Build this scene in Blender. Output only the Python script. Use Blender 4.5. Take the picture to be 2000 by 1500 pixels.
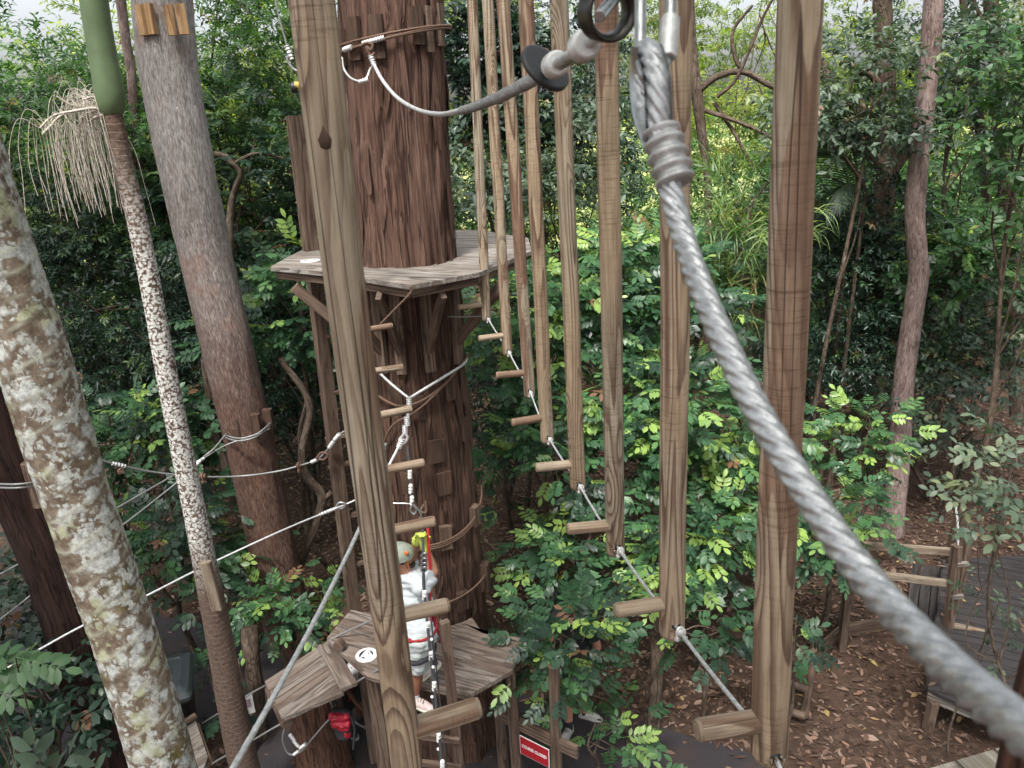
import bpy, math, random
import numpy as np
from mathutils import Vector, Matrix, noise as mnoise

for _o in list(bpy.data.objects): bpy.data.objects.remove(_o)
SC = bpy.context.scene
COL = SC.collection

# ------------------------------------------------------------------ camera
F_PX = 1450.0
PITCH, ROLL = math.radians(19.5), math.radians(2.5)
EYE = np.array([0.0, 0.0, 6.3])
FW = np.array([0, math.cos(PITCH), -math.sin(PITCH)])
R0 = np.array([1.0, 0, 0]); U0 = np.array([0, math.sin(PITCH), math.cos(PITCH)])
RT = math.cos(ROLL)*R0 - math.sin(ROLL)*U0
UP = math.cos(ROLL)*U0 + math.sin(ROLL)*R0
cam = bpy.data.cameras.new("camera"); camo = bpy.data.objects.new("camera", cam); COL.objects.link(camo)
camo.matrix_world = Matrix(((RT[0], UP[0], -FW[0], EYE[0]), (RT[1], UP[1], -FW[1], EYE[1]), (RT[2], UP[2], -FW[2], EYE[2]), (0, 0, 0, 1)))
cam.sensor_width = 36; cam.lens = F_PX/2000*36
cam.clip_start = 0.02; cam.clip_end = 2000
cam.dof.use_dof = True; cam.dof.focus_distance = 6.0; cam.dof.aperture_fstop = 15
SC.camera = camo

# ------------------------------------------------------------------ sky, sun, exposure
SUN_EL, SUN_AZ = math.radians(62), math.radians(200)     # azimuth measured from +Y towards +X
w = bpy.data.worlds.new("World"); SC.world = w; w.use_nodes = True
nt = w.node_tree; nt.nodes.clear()
sky = nt.nodes.new('ShaderNodeTexSky'); sky.sky_type = 'NISHITA'; sky.sun_disc = False
sky.sun_elevation = SUN_EL; sky.sun_rotation = SUN_AZ
sky.air_density = 1.0; sky.dust_density = 6.0; sky.ozone_density = 1.0
hs = nt.nodes.new('ShaderNodeHueSaturation'); hs.inputs['Saturation'].default_value = 0.32   # overcast: a nearly white sky
bg = nt.nodes.new('ShaderNodeBackground'); bg.inputs['Strength'].default_value = 0.135
ow = nt.nodes.new('ShaderNodeOutputWorld')
nt.links.new(sky.outputs[0], hs.inputs['Color']); nt.links.new(hs.outputs[0], bg.inputs[0]); nt.links.new(bg.outputs[0], ow.inputs[0])
sun = bpy.data.lights.new("sun", 'SUN'); sun.energy = 2.0; sun.angle = math.radians(9); sun.color = (1, 0.97, 0.92)
suno = bpy.data.objects.new("sun", sun); COL.objects.link(suno)
sd = Vector((math.sin(SUN_AZ)*math.cos(SUN_EL), math.cos(SUN_AZ)*math.cos(SUN_EL), math.sin(SUN_EL)))
suno.rotation_euler = sd.to_track_quat('Z', 'Y').to_euler(); suno.location = (0, 0, 40)
SC.view_settings.view_transform = 'Standard'; SC.view_settings.look = 'None'
SC.view_settings.exposure = 1.5; SC.view_settings.gamma = 1

# ------------------------------------------------------------------ photo measurements -> places
def ray(px, py): return FW + (px-1000)/F_PX*RT - (py-750)/F_PX*UP
def atY(px, py, Y): q = ray(px, py); return EYE + q*(Y/q[1])
def atZ(px, py, Z): q = ray(px, py); return EYE + q*((Z-EYE[2])/q[2])
def atS(px, py, s): return EYE + ray(px, py)*s
def depth(p): return float((np.asarray(p)-EYE) @ FW)
def A(*p): return np.array(p, float)
def unit(v): v = np.asarray(v, float); return v/max(1e-9, np.linalg.norm(v))
RND = random.Random(7)
NPR = np.random.default_rng(11)

# ------------------------------------------------------------------ mesh builder
class MB:
    def __init__(s): s.v = []; s.tc = []; s.f = []; s.m = []; s.n = 0; s.sm = []
    def add(s, v, f, tc=None, mi=0, smooth=True):
        v = np.asarray(v, float)
        if tc is None: tc = v
        s.v.append(v); s.tc.append(np.asarray(tc, float))
        for q in f: s.f.append(tuple(int(i)+s.n for i in q)); s.m.append(mi); s.sm.append(smooth)
        s.n += len(v); return s
    def tube(s, pts, rad, n=10, mi=0, caps=True, closed=False, lobes=0, pitch=0.07, amp=0.0, wob=0.0, wsc=3.0, roundcap=0.0, squash=None, seed=0, capk=.10):
        pts = np.asarray(pts, float); k = len(pts)
        rad = np.broadcast_to(np.asarray(rad, float), (k,)).copy()
        if closed:
            tg = np.roll(pts, -1, 0)-np.roll(pts, 1, 0)
        else:
            tg = np.gradient(pts, axis=0)
        tg /= np.maximum(1e-9, np.linalg.norm(tg, axis=1))[:, None]
        a = np.array([0, 0, 1.0]) if abs(tg[0][2]) < .9 else np.array([0, 1.0, 0])
        u = unit(np.cross(tg[0], a)); us = []
        for i in range(k):
            u = unit(u - tg[i]*(u @ tg[i])); us.append(u)
        us = np.array(us); vs = np.cross(tg, us)
        L = np.concatenate([[0], np.cumsum(np.linalg.norm(np.diff(pts, axis=0), axis=1))])
        th = np.linspace(0, 2*math.pi, n, endpoint=False)
        rr = np.repeat(rad[:, None], n, 1)
        if lobes: rr = rr*(1+amp*np.abs(np.cos(lobes/2*(th[None, :]+2*math.pi*L[:, None]/pitch)))-amp*.6)
        ca, sa = np.cos(th), np.sin(th)
        if wob:
            so = seed*7.3+RND.random()*50
            r0 = float(rad.mean())
            for i in range(k):
                for j in range(n):
                    rr[i, j] *= 1+wob*mnoise.fractal(Vector((ca[j]*wsc*.5+so, sa[j]*wsc*.5, L[i]*wsc*.16/max(r0, .02)*.35)), 1.0, 2.0, 3)
        sq = squash or (1, 1)
        V = pts[:, None, :] + us[:, None, :]*(ca[None, :]*rr*sq[0])[..., None] + vs[:, None, :]*(sa[None, :]*rr*sq[1])[..., None]
        ro = RND.random()*20
        TC = np.stack([ca[None, :]*rr+ro, sa[None, :]*rr, np.repeat(L[:, None], n, 1)+ro], -1)
        f = []
        kk = k if closed else k-1
        for i in range(kk):
            i2 = (i+1) % k
            for j in range(n):
                j2 = (j+1) % n
                f.append((i*n+j, i*n+j2, i2*n+j2, i2*n+j))
        s.add(V.reshape(-1, 3), f, TC.reshape(-1, 3), mi)
        if caps and not closed:
            for e, i in ((-1, 0), (1, k-1)):
                ring = V[i]; t = TC[i]
                # a small bevel, then a flat end
                inn = pts[i]+(ring-pts[i])*.86 + tg[i]*e*rad[i]*(capk+roundcap)
                c = (pts[i]+tg[i]*e*rad[i]*(capk+roundcap*1.3))[None]
                vv = np.concatenate([ring, inn, c]); tt = np.concatenate([t, t*A(.86, .86, 1), t.mean(0)[None]])
                ff = []
                for j in range(n):
                    j2 = (j+1) % n
                    ff.append((j, j2, n+j2, n+j) if e > 0 else (j2, j, n+j, n+j2))
                    ff.append((n+j, n+j2, 2*n) if e > 0 else (n+j2, n+j, 2*n))
                s.add(vv, ff, tt, mi, False)
        return s
    def beam(s, a, b, wd, ht, up=(0, 0, 1), mi=0, bev=.004):
        """a squared timber from a to b, wd across, ht along up"""
        a = np.asarray(a, float); b = np.asarray(b, float); t = unit(b-a); L = np.linalg.norm(b-a)
        up = np.asarray(up, float); x = unit(np.cross(t, up)); y = np.cross(x, t)
        hw, hh = wd/2, ht/2; bv = min(bev, hw*.5, hh*.5)
        sec = [(-hw+bv, -hh), (hw-bv, -hh), (hw, -hh+bv), (hw, hh-bv), (hw-bv, hh), (-hw+bv, hh), (-hw, hh-bv), (-hw, -hh+bv)]
        ro = RND.random()*30
        V = []; T = []
        for l in (0, L):
            for (p, q) in sec:
                V.append(a+t*l+x*p+y*q); T.append((p+ro, q+ro*.7, l+ro))
        f = [(j, (j+1) % 8, 8+(j+1) % 8, 8+j) for j in range(8)] + [tuple(range(7, -1, -1)), tuple(range(8, 16))]
        return s.add(V, f, T, mi, False)
    def prism(s, poly, z0, z1, mi=0, grain=None):
        poly = [np.asarray(p, float) for p in poly]; n = len(poly)
        ar = sum(poly[i][0]*poly[(i+1) % n][1]-poly[(i+1) % n][0]*poly[i][1] for i in range(n))
        if ar < 0: poly = poly[::-1]
        V = [(p[0], p[1], z0) for p in poly]+[(p[0], p[1], z1) for p in poly]
        g = unit(grain if grain is not None else (1, 0)); h = A(-g[1], g[0]); ro = RND.random()*30
        T = [(A(v[0], v[1]) @ h+ro, v[2]+ro, A(v[0], v[1]) @ g+ro) for v in V]
        f = [tuple(range(n-1, -1, -1)), tuple(range(n, 2*n))]+[(i, (i+1) % n, n+(i+1) % n, n+i) for i in range(n)]
        return s.add(V, f, T, mi, False)
    def ball(s, c, r, n=10, mi=0):
        c = np.asarray(c, float); r = np.broadcast_to(np.asarray(r, float), (3,)); V = []; f = []
        m = max(4, n//2)
        for i in range(m+1):
            ph = math.pi*i/m
            for j in range(n):
                t = 2*math.pi*j/n; V.append(c+r*A(math.sin(ph)*math.cos(t), math.sin(ph)*math.sin(t), math.cos(ph)))
        for i in range(m):
            for j in range(n): f.append((i*n+j, (i+1)*n+j, (i+1)*n+(j+1) % n, i*n+(j+1) % n))
        return s.add(V, f, None, mi)
    def disc(s, c, nrm, r, th, n=24, mi=0):
        c = np.asarray(c, float); nrm = unit(nrm)
        return s.tube([c-nrm*th/2, c+nrm*th/2], [r, r], n=n, mi=mi, capk=min(.1, .25*th/r))
    def build(s, name, mats, parent=None, loc=None):
        v = np.concatenate(s.v); tc = np.concatenate(s.tc)
        if parent is not None: o0 = ROOTLOC[parent.name]
        else: o0 = np.asarray(loc, float) if loc is not None else A(v[:, 0].mean(), v[:, 1].mean(), v[:, 2].min())
        me = bpy.data.meshes.new(name)
        me.from_pydata((v-o0).tolist(), [], s.f)
        at = me.attributes.new('tc', 'FLOAT_VECTOR', 'POINT'); at.data.foreach_set('vector', tc.astype(np.float32).ravel())
        if not isinstance(mats, (list, tuple)): mats = [mats]
        for m in mats: me.materials.append(m)
        me.polygons.foreach_set('material_index', s.m); me.polygons.foreach_set('use_smooth', s.sm)
        me.update()
        return link(name, me, parent, o0)
ROOTLOC = {}
def link(name, me, parent, o0):
    o = bpy.data.objects.new(name, me); COL.objects.link(o)
    if parent is not None: o.parent = parent
    else: o.location = o0
    ROOTLOC[o.name] = np.asarray(o0, float)
    return o
LABELS = set()
def tag(o, label, cat, group=None):
    o['label'] = label; o['category'] = cat
    if group: o['group'] = group
    if label in LABELS: print('DUP LABEL', label)
    LABELS.add(label)
    nw = len(label.split())
    if not 4 <= nw <= 16: print('LABEL LENGTH', nw, label)
    return o
def thing(name, label, cat, loc, group=None):
    o = bpy.data.objects.new(name, None); COL.objects.link(o); o.location = loc
    o.empty_display_size = .1
    ROOTLOC[o.name] = np.asarray(loc, float)
    return tag(o, label, cat, group)
def struct(o, kind='structure'): o['kind'] = kind; return o

def spline(pts, n=8):
    """Catmull-Rom through the points, n steps a span; carries extra columns"""
    P = np.asarray(pts, float); P = np.concatenate([[2*P[0]-P[1]], P, [2*P[-1]-P[-2]]]); out = []
    for i in range(1, len(P)-2):
        p0, p1, p2, p3 = P[i-1:i+3]
        for t in np.linspace(0, 1, n, endpoint=False):
            out.append(.5*((2*p1)+(-p0+p2)*t+(2*p0-5*p1+4*p2-p3)*t*t+(-p0+3*p1-3*p2+p3)*t**3))
    out.append(P[-2]); return np.array(out)

# ------------------------------------------------------------------ materials
class G:
    def __init__(s, name):
        s.mat = bpy.data.materials.new(name); s.mat.use_nodes = True; s.t = s.mat.node_tree; s.t.nodes.clear()
    def n(s, ty, **kw):
        nd = s.t.nodes.new(ty)
        for k, v in kw.items(): setattr(nd, k, v)
        return nd
    def put(s, sock, v):
        if isinstance(v, bpy.types.NodeSocket): s.t.links.new(v, sock)
        elif isinstance(v, (tuple, list)) and sock.type == 'RGBA' and len(v) == 3: sock.default_value = (*v, 1)
        else: sock.default_value = v
    def attr(s, name, out='Vector'): return s.n('ShaderNodeAttribute', attribute_name=name).outputs[out]
    def rand(s): return s.n('ShaderNodeObjectInfo').outputs['Random']
    def vm(s, op, a, b=None, scale=None):
        nd = s.n('ShaderNodeVectorMath', operation=op); s.put(nd.inputs[0], a)
        if b is not None: s.put(nd.inputs[1], b)
        if scale is not None: s.put(nd.inputs['Scale'], scale)
        return nd.outputs[0]
    def m(s, op, a, b=0.0, c=0.0, clamp=False):
        nd = s.n('ShaderNodeMath', operation=op, use_clamp=clamp); s.put(nd.inputs[0], a); s.put(nd.inputs[1], b); s.put(nd.inputs[2], c); return nd.outputs[0]
    def noise(s, vec, scale, detail=3, rough=.55, dist=0.0, col=False):
        nd = s.n('ShaderNodeTexNoise'); s.put(nd.inputs['Vector'], vec); nd.inputs['Scale'].default_value = scale
        nd.inputs['Detail'].default_value = detail; nd.inputs['Roughness'].default_value = rough; nd.inputs['Distortion'].default_value = dist
        return nd.outputs[1 if col else 0]
    def voro(s, vec, scale, feature='F1', rnd=1.0, out='Distance'):
        nd = s.n('ShaderNodeTexVoronoi', feature=feature); s.put(nd.inputs['Vector'], vec); nd.inputs['Scale'].default_value = scale
        nd.inputs['Randomness'].default_value = rnd; return nd.outputs[out]
    def ramp(s, fac, stops, interp='LINEAR'):
        nd = s.n('ShaderNodeValToRGB'); nd.color_ramp.interpolation = interp; e = nd.color_ramp.elements
        while len(e) < len(stops): e.new(.5)
        for i, (p, c) in enumerate(stops):
            e[i].position = p; e[i].color = (*c, 1) if not isinstance(c, (int, float)) else (c, c, c, 1)
        s.put(nd.inputs[0], fac); return nd.outputs[0]
    def mix(s, fac, a, b, mode='MIX'):
        nd = s.n('ShaderNodeMix', data_type='RGBA', blend_type=mode); s.put(nd.inputs[0], fac); s.put(nd.inputs[6], a); s.put(nd.inputs[7], b); return nd.outputs[2]
    def band(s, x, lo, hi):   # smooth 0..1
        nd = s.n('ShaderNodeMapRange', interpolation_type='SMOOTHSTEP'); s.put(nd.inputs[0], x); s.put(nd.inputs[1], lo); s.put(nd.inputs[2], hi); return nd.outputs[0]
    def bump(s, h, strength=.5, dist=.01, nrm=None):
        nd = s.n('ShaderNodeBump'); nd.inputs['Strength'].default_value = strength; nd.inputs['Distance'].default_value = dist; s.put(nd.inputs['Height'], h)
        if nrm is not None: s.put(nd.inputs['Normal'], nrm)
        return nd.outputs[0]
    def out(s, col, rough=.7, metal=0.0, nrm=None, spec=.5, trans=None, coat=0.0):
        p = s.n('ShaderNodeBsdfPrincipled'); s.put(p.inputs['Base Color'], col); s.put(p.inputs['Roughness'], rough); s.put(p.inputs['Metallic'], metal)
        s.put(p.inputs['Specular IOR Level'], spec)
        if nrm is not None: s.put(p.inputs['Normal'], nrm)
        sh = p.outputs[0]
        if trans is not None:
            tr = s.n('ShaderNodeBsdfTranslucent'); s.put(tr.inputs[0], trans[1]); mx = s.n('ShaderNodeMixShader'); s.put(mx.inputs[0], trans[0])
            s.t.links.new(sh, mx.inputs[1]); s.t.links.new(tr.outputs[0], mx.inputs[2]); sh = mx.outputs[0]
        o = s.n('ShaderNodeOutputMaterial'); s.t.links.new(sh, o.inputs[0]); return s.mat
MATS = {}
def wood(name, light, dark, patch, pth=.52, rings=9.0, wet=.75, zs=1.0, grey=None, knots=1.0, tickm=1.0):
    g = G(name); tc = g.attr('tc'); ofs = g.vm('ADD', tc, g.vm('SCALE', (13.0, 7.0, 29.0), scale=g.rand()))
    kv = g.voro(g.vm('MULTIPLY', ofs, (8, 8, 2.0)), 1.0, 'F1')
    kb = g.m('MULTIPLY', g.m('SUBTRACT', 1.0, g.band(kv, .0, .42)), .30*knots)
    n1 = g.noise(g.vm('MULTIPLY', ofs, (8.5, 8.5, .55*zs)), 1.0, 1.5, .4, .25)
    jag = g.noise(g.vm('MULTIPLY', ofs, (60, 60, 9)), 1.0, 2, .6)
    nn = g.m('ADD', g.m('ADD', n1, kb), g.m('MULTIPLY', g.m('SUBTRACT', jag, .5), .022))
    ph = g.m('FRACT', g.m('MULTIPLY', nn, rings))
    line = g.m('MULTIPLY', g.band(ph, .30, .86), g.m('SUBTRACT', 1.0, g.band(ph, .90, .98)))
    pw = g.band(g.noise(g.vm('MULTIPLY', ofs, (5, 5, .6)), 1.0, 2), .28, .54)
    n2 = g.noise(g.vm('MULTIPLY', ofs, (6.5, 6.5, .62*zs)), 1.0, 2.5, .5, .3)
    n2 = g.m('ADD', g.m('ADD', n2, g.m('MULTIPLY', kb, -.35)), g.m('MULTIPLY', g.m('SUBTRACT', jag, .5), .05))
    pt = g.band(n2, pth, pth+.012)
    fine = g.noise(g.vm('MULTIPLY', ofs, (130, 130, 4)), 1.0, 3, .6)
    tick = g.noise(g.vm('MULTIPLY', ofs, (9, 9, 150)), 1.0, 3, .7)
    tsel = g.band(g.noise(g.vm('MULTIPLY', ofs, (6, 6, 2)), 1.0, 2), .40, .62)
    mac = g.noise(g.vm('MULTIPLY', ofs, (3, 3, 1.1)), 1.0, 3)
    col = light
    if grey: col = g.mix(g.band(mac, .40, .60), col, grey)
    col = g.mix(g.m('MULTIPLY', g.m('MULTIPLY', line, pw), .92), col, dark)
    col = g.mix(g.m('MULTIPLY', pt, .88), col, g.mix(g.m('MULTIPLY', line, .55), patch, dark))
    col = g.mix(1.0, col, g.ramp(fine, [(.28, (.66, .62, .59)), (.6, (1.06, 1.06, 1.06))]), 'MULTIPLY')
    col = g.mix(g.m('MULTIPLY', tsel, tickm), col, g.mix(1.0, col, g.ramp(tick, [(.36, (.66, .62, .58)), (.47, (1.04, 1.04, 1.04))]), 'MULTIPLY'))
    col = g.mix(1.0, col, g.ramp(g.noise(g.vm('MULTIPLY', ofs, (20, 20, 6)), 1.0, 5, .65), [(.3, (.80, .77, .74)), (.6, (1.07, 1.06, 1.05))]), 'MULTIPLY')
    ck = g.m('ABSOLUTE', g.m('SUBTRACT', g.noise(g.vm('MULTIPLY', ofs, (15, 15, .35)), 1.0, 2, .3), .5))
    ckl = g.m('MULTIPLY', g.m('SUBTRACT', 1.0, g.band(ck, .0015, .006)), g.band(mac, .42, .5))
    col = g.mix(g.m('MULTIPLY', ckl, .8), col, (.035, .022, .015))
    kn = g.m('SUBTRACT', 1.0, g.band(g.m('ADD', kv, g.m('MULTIPLY', g.m('SUBTRACT', jag, .5), .05)), .055, .10))
    col = g.mix(g.m('MULTIPLY', kn, .85*knots), col, (.085, .042, .026))
    h = g.m('ADD', g.m('MULTIPLY', fine, .5), g.m('ADD', g.m('MULTIPLY', tick, .3), g.m('MULTIPLY', line, .3)))
    h = g.m('SUBTRACT', h, ckl)
    return g.out(col, wet, 0, g.bump(h, .5, .004), .3)
def bark(name, cols, zs=.10, sc=26.0, bumpd=.03, crack=.6, ckf=.55, low=None):
    g = G(name); tc = g.attr('tc'); st = g.vm('MULTIPLY', tc, (1, 1, zs))
    n1 = g.noise(st, sc, 6, .62, .6); n2 = g.noise(st, sc*.33, 3, .5, .3); n3 = g.noise(tc, 1.3, 2)
    n4 = g.noise(g.vm('MULTIPLY', tc, (1, 1, zs*1.6)), sc*.11, 3, .6, .5)
    f = g.m('ADD', g.m('MULTIPLY', n1, .55), g.m('ADD', g.m('MULTIPLY', n2, .22), g.m('ADD', g.m('MULTIPLY', n3, .10), g.m('MULTIPLY', n4, .30))))
    f = g.m('SUBTRACT', f, .03)
    col = g.ramp(f, [(.36, cols[0]), (.5, cols[1]), (.62, cols[2]), (.76, cols[3])])
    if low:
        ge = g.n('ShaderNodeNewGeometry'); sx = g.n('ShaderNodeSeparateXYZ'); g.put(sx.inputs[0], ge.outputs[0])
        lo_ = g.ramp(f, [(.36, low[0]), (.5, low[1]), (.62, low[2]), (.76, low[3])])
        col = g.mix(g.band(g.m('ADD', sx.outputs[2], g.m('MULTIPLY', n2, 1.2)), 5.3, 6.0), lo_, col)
    v = g.voro(g.vm('ADD', st, g.vm('SCALE', g.noise(st, sc*.5, 2, col=True), scale=.06)), sc*ckf, 'DISTANCE_TO_EDGE')
    ck = g.m('MULTIPLY', g.m('SUBTRACT', 1.0, g.band(v, .0, .13)), g.band(g.noise(g.vm('ADD', st, (3, 1, 2)), sc*.3, 2), .38, .58))
    col = g.mix(g.m('MULTIPLY', ck, crack), col, tuple(c*.35 for c in cols[0]))
    h = g.m('SUBTRACT', f, g.m('MULTIPLY', ck, .5))
    return g.out(col, .9, 0, g.bump(h, 1.0, bumpd), .2)
def plain(name, col, rough=.6, metal=0.0, var=.25, sc=40, spec=.5, bd=.002):
    g = G(name); tc = g.attr('tc'); n = g.noise(tc, sc, 4, .6)
    c = g.mix(1.0, col, g.ramp(n, [(.3, (1-var,)*3), (.7, (1+var*.5,)*3)]), 'MULTIPLY')
    return g.out(c, g.m('ADD', rough-.1, g.m('MULTIPLY', n, .2)), metal, g.bump(n, .3, bd), spec)
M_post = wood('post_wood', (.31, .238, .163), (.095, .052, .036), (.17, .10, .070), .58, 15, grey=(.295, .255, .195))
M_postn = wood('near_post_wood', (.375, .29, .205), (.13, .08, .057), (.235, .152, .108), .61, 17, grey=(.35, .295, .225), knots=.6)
M_peg = wood('peg_wood', (.34, .265, .19), (.17, .105, .07), (.17, .11, .075), .6, 6, grey=(.36, .30, .23), knots=.4, tickm=.3)
M_timber = wood('timber', (.15, .108, .082), (.055, .034, .025), (.11, .073, .055), .6, 7, knots=.4, tickm=.4)
M_pale = wood('pale_timber', (.25, .21, .16), (.11, .075, .055), (.20, .155, .12), .6, 7, knots=.4, tickm=.4)
M_deck = wood('deck_boards', (.215, .19, .168), (.09, .076, .066), (.15, .122, .104), .57, 6, grey=(.255, .24, .222), knots=.4, tickm=.3)
M_lodeck = wood('brown_deck_boards', (.185, .148, .124), (.078, .058, .048), (.13, .096, .078), .57, 6, grey=(.22, .192, .172), knots=.4, tickm=.3)
M_dkdeck = wood('dark_deck_boards', (.045, .041, .042), (.024, .021, .021), (.058, .048, .044), .6, 5, knots=.2, tickm=.2)
M_block = wood('block_wood', (.42, .27, .14), (.20, .11, .06), (.30, .18, .09), .6, 5, knots=.2, tickm=.2)
M_blockdk = wood('old_block_wood', (.075, .045, .032), (.035, .021, .015), (.09, .055, .036), .6, 5, knots=.2, tickm=.2)
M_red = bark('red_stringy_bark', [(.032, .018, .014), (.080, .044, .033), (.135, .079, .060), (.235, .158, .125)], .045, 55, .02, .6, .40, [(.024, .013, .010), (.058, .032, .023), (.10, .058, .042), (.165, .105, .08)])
M_redlow = bark('brown_stringy_bark', [(.035, .017, .012), (.078, .04, .028), (.125, .068, .046), (.19, .115, .08)], .10, 50, .022, .6, .7)
M_grey = bark('grey_bark', [(.10, .07, .058), (.20, .15, .13), (.31, .255, .232), (.46, .40, .37)], .25, 55, .012, .5)
M_dark = bark('dark_bark', [(.010, .006, .005), (.022, .012, .010), (.04, .021, .017), (.07, .038, .03)], .08, 50, .02, .5)
M_pink = bark('pinkish_bark', [(.085, .057, .05), (.17, .118, .106), (.27, .205, .187), (.44, .375, .35)], .22, 60, .012, .4)
M_trunk = bark('understorey_bark', [(.03, .02, .014), (.065, .045, .033), (.12, .09, .068), (.24, .21, .175)], .3, 34, .012, .5)
def palmbark():
    g = G('lichen_palm_bark'); tc = g.attr('tc')
    dz = g.vm('ADD', g.vm('ADD', tc, g.vm('SCALE', g.noise(tc, 9, 4, .7, col=True), scale=.085)), g.vm('SCALE', g.noise(tc, 45, 3, .7, col=True), scale=.022))
    n = g.noise(tc, 30, 5, .65); n2 = g.noise(tc, 5, 3)
    base = g.ramp(n, [(.3, (.075, .052, .037)), (.5, (.14, .105, .076)), (.7, (.24, .195, .15))])
    moss = g.ramp(n, [(.3, (.06, .048, .018)), (.7, (.15, .125, .045))])
    base = g.mix(g.band(n2, .57, .68), base, moss)
    v1 = g.voro(dz, 17, 'F1'); m1 = g.m('SUBTRACT', 1.0, g.band(g.m('ADD', v1, g.m('MULTIPLY', n, .30)), .42, .66))
    sel = g.band(g.noise(tc, 4.2, 2), .30, .40)
    v2 = g.voro(dz, 42, 'F1'); m2 = g.m('SUBTRACT', 1.0, g.band(g.m('ADD', v2, g.m('MULTIPLY', n, .4)), .40, .68))
    v3 = g.noise(g.vm('MULTIPLY', dz, (1, 1, .8)), 13, 3, .6); m3 = g.m('MULTIPLY', g.band(v3, .535, .585), .8)
    sel2 = g.band(g.noise(g.vm('ADD', tc, (5, 3, 1)), 7, 3), .40, .54)
    lic = g.ramp(g.noise(tc, 60, 4, .7), [(.3, (.20, .205, .19)), (.62, (.54, .56, .53))])
    ylic = g.ramp(n, [(.3, (.22, .23, .13)), (.7, (.43, .44, .31))])
    lic = g.mix(g.band(g.noise(g.vm('ADD', tc, (2, 9, 4)), 6, 3), .54, .62), lic, ylic)
    col = g.mix(m3, base, lic)
    col = g.mix(g.m('MULTIPLY', m1, sel), col, lic)
    col = g.mix(g.m('MULTIPLY', m2, sel2), col, lic)
    rg = g.attr('tc2', 'Fac')
    col = g.mix(g.m('MULTIPLY', rg, .75), col, g.mix(g.band(n2, .4, .6), (.42, .42, .34), (.075, .05, .034)))
    h = g.m('ADD', n, g.m('MULTIPLY', m1, .25))
    return g.out(col, .85, 0, g.bump(h, .6, .006), .25)
def slimbark():
    g = G('slim_palm_bark'); tc = g.attr('tc'); n = g.noise(tc, 40, 5, .65)
    z = g.attr('tc2', 'Fac')
    base = g.ramp(n, [(.3, (.05, .033, .026)), (.55, (.10, .066, .05)), (.75, (.18, .13, .10))])
    v2 = g.voro(g.vm('ADD', tc, g.vm('SCALE', g.noise(tc, 24, 4, .7, col=True), scale=.05)), 46, 'F1')
    m2 = g.m('SUBTRACT', 1.0, g.band(g.m('ADD', v2, g.m('MULTIPLY', n, .3)), .55, .86))
    lic = g.ramp(n, [(.3, (.34, .34, .32)), (.65, (.64, .64, .61))])
    col = g.mix(g.m('MULTIPLY', m2, z), base, lic)
    w_ = g.n('ShaderNodeTexWave', wave_type='BANDS', bands_direction='Z'); g.put(w_.inputs['Vector'], tc); w_.inputs['Scale'].default_value = 6.5; w_.inputs['Distortion'].default_value = 5; w_.inputs['Detail'].default_value = 3; w_.inputs['Detail Scale'].default_value = .6
    rl = g.band(w_.outputs[1], .86, .97)
    col = g.mix(g.m('MULTIPLY', rl, g.m('SUBTRACT', .3, g.m('MULTIPLY', z, .15))), col, (.22, .16, .12))
    return g.out(col, .85, 0, g.bump(g.m('ADD', n, g.m('MULTIPLY', rl, -.6)), .6, .006), .25)
M_lichen = palmbark(); M_slim = slimbark()
M_shaft = plain('green_crownshaft', (.09, .132, .062), .45, var=.22, sc=7)
M_panicle = plain('pale_panicle', (.47, .42, .36), .7, var=.35)
M_steel = plain('galvanised_steel', (.56, .57, .57), .45, .4, var=.35, sc=90)
M_big = plain('near_wire_rope', (.47, .475, .485), .38, .65, var=.45, sc=160)
M_steelb = plain('weathered_cable', (.27, .27, .265), .5, .5, var=.4, sc=120)
M_rust = plain('rusty_cable', (.13, .075, .05), .7, .2, var=.4, sc=90)
M_alu = plain('aluminium_ferrule', (.62, .62, .61), .45, .5, var=.3, sc=120)
M_blackrub = plain('black_rubber', (.018, .017, .02), .5, var=.2)
M_ironband = plain('dark_oiled_steel', (.06, .055, .05), .35, .8, var=.4, sc=60)
M_shiny = plain('bright_steel', (.42, .43, .44), .3, .85, var=.3, sc=70)
M_rope = plain('dark_rope', (.05, .05, .055), .8, var=.3, sc=200)
M_white = plain('white_plastic', (.72, .72, .70), .5, var=.08)
M_bin = plain('dark_bin_plastic', (.014, .016, .017), .45, var=.2, sc=30)
M_lid = plain('bin_lid_plastic', (.03, .038, .042), .4, var=.2, sc=20)
M_redsign = plain('red_sign', (.33, .012, .02), .5, var=.1, sc=20)
M_blk = plain('ink_and_hole_black', (.015, .015, .015), .6, var=.1)
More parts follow.
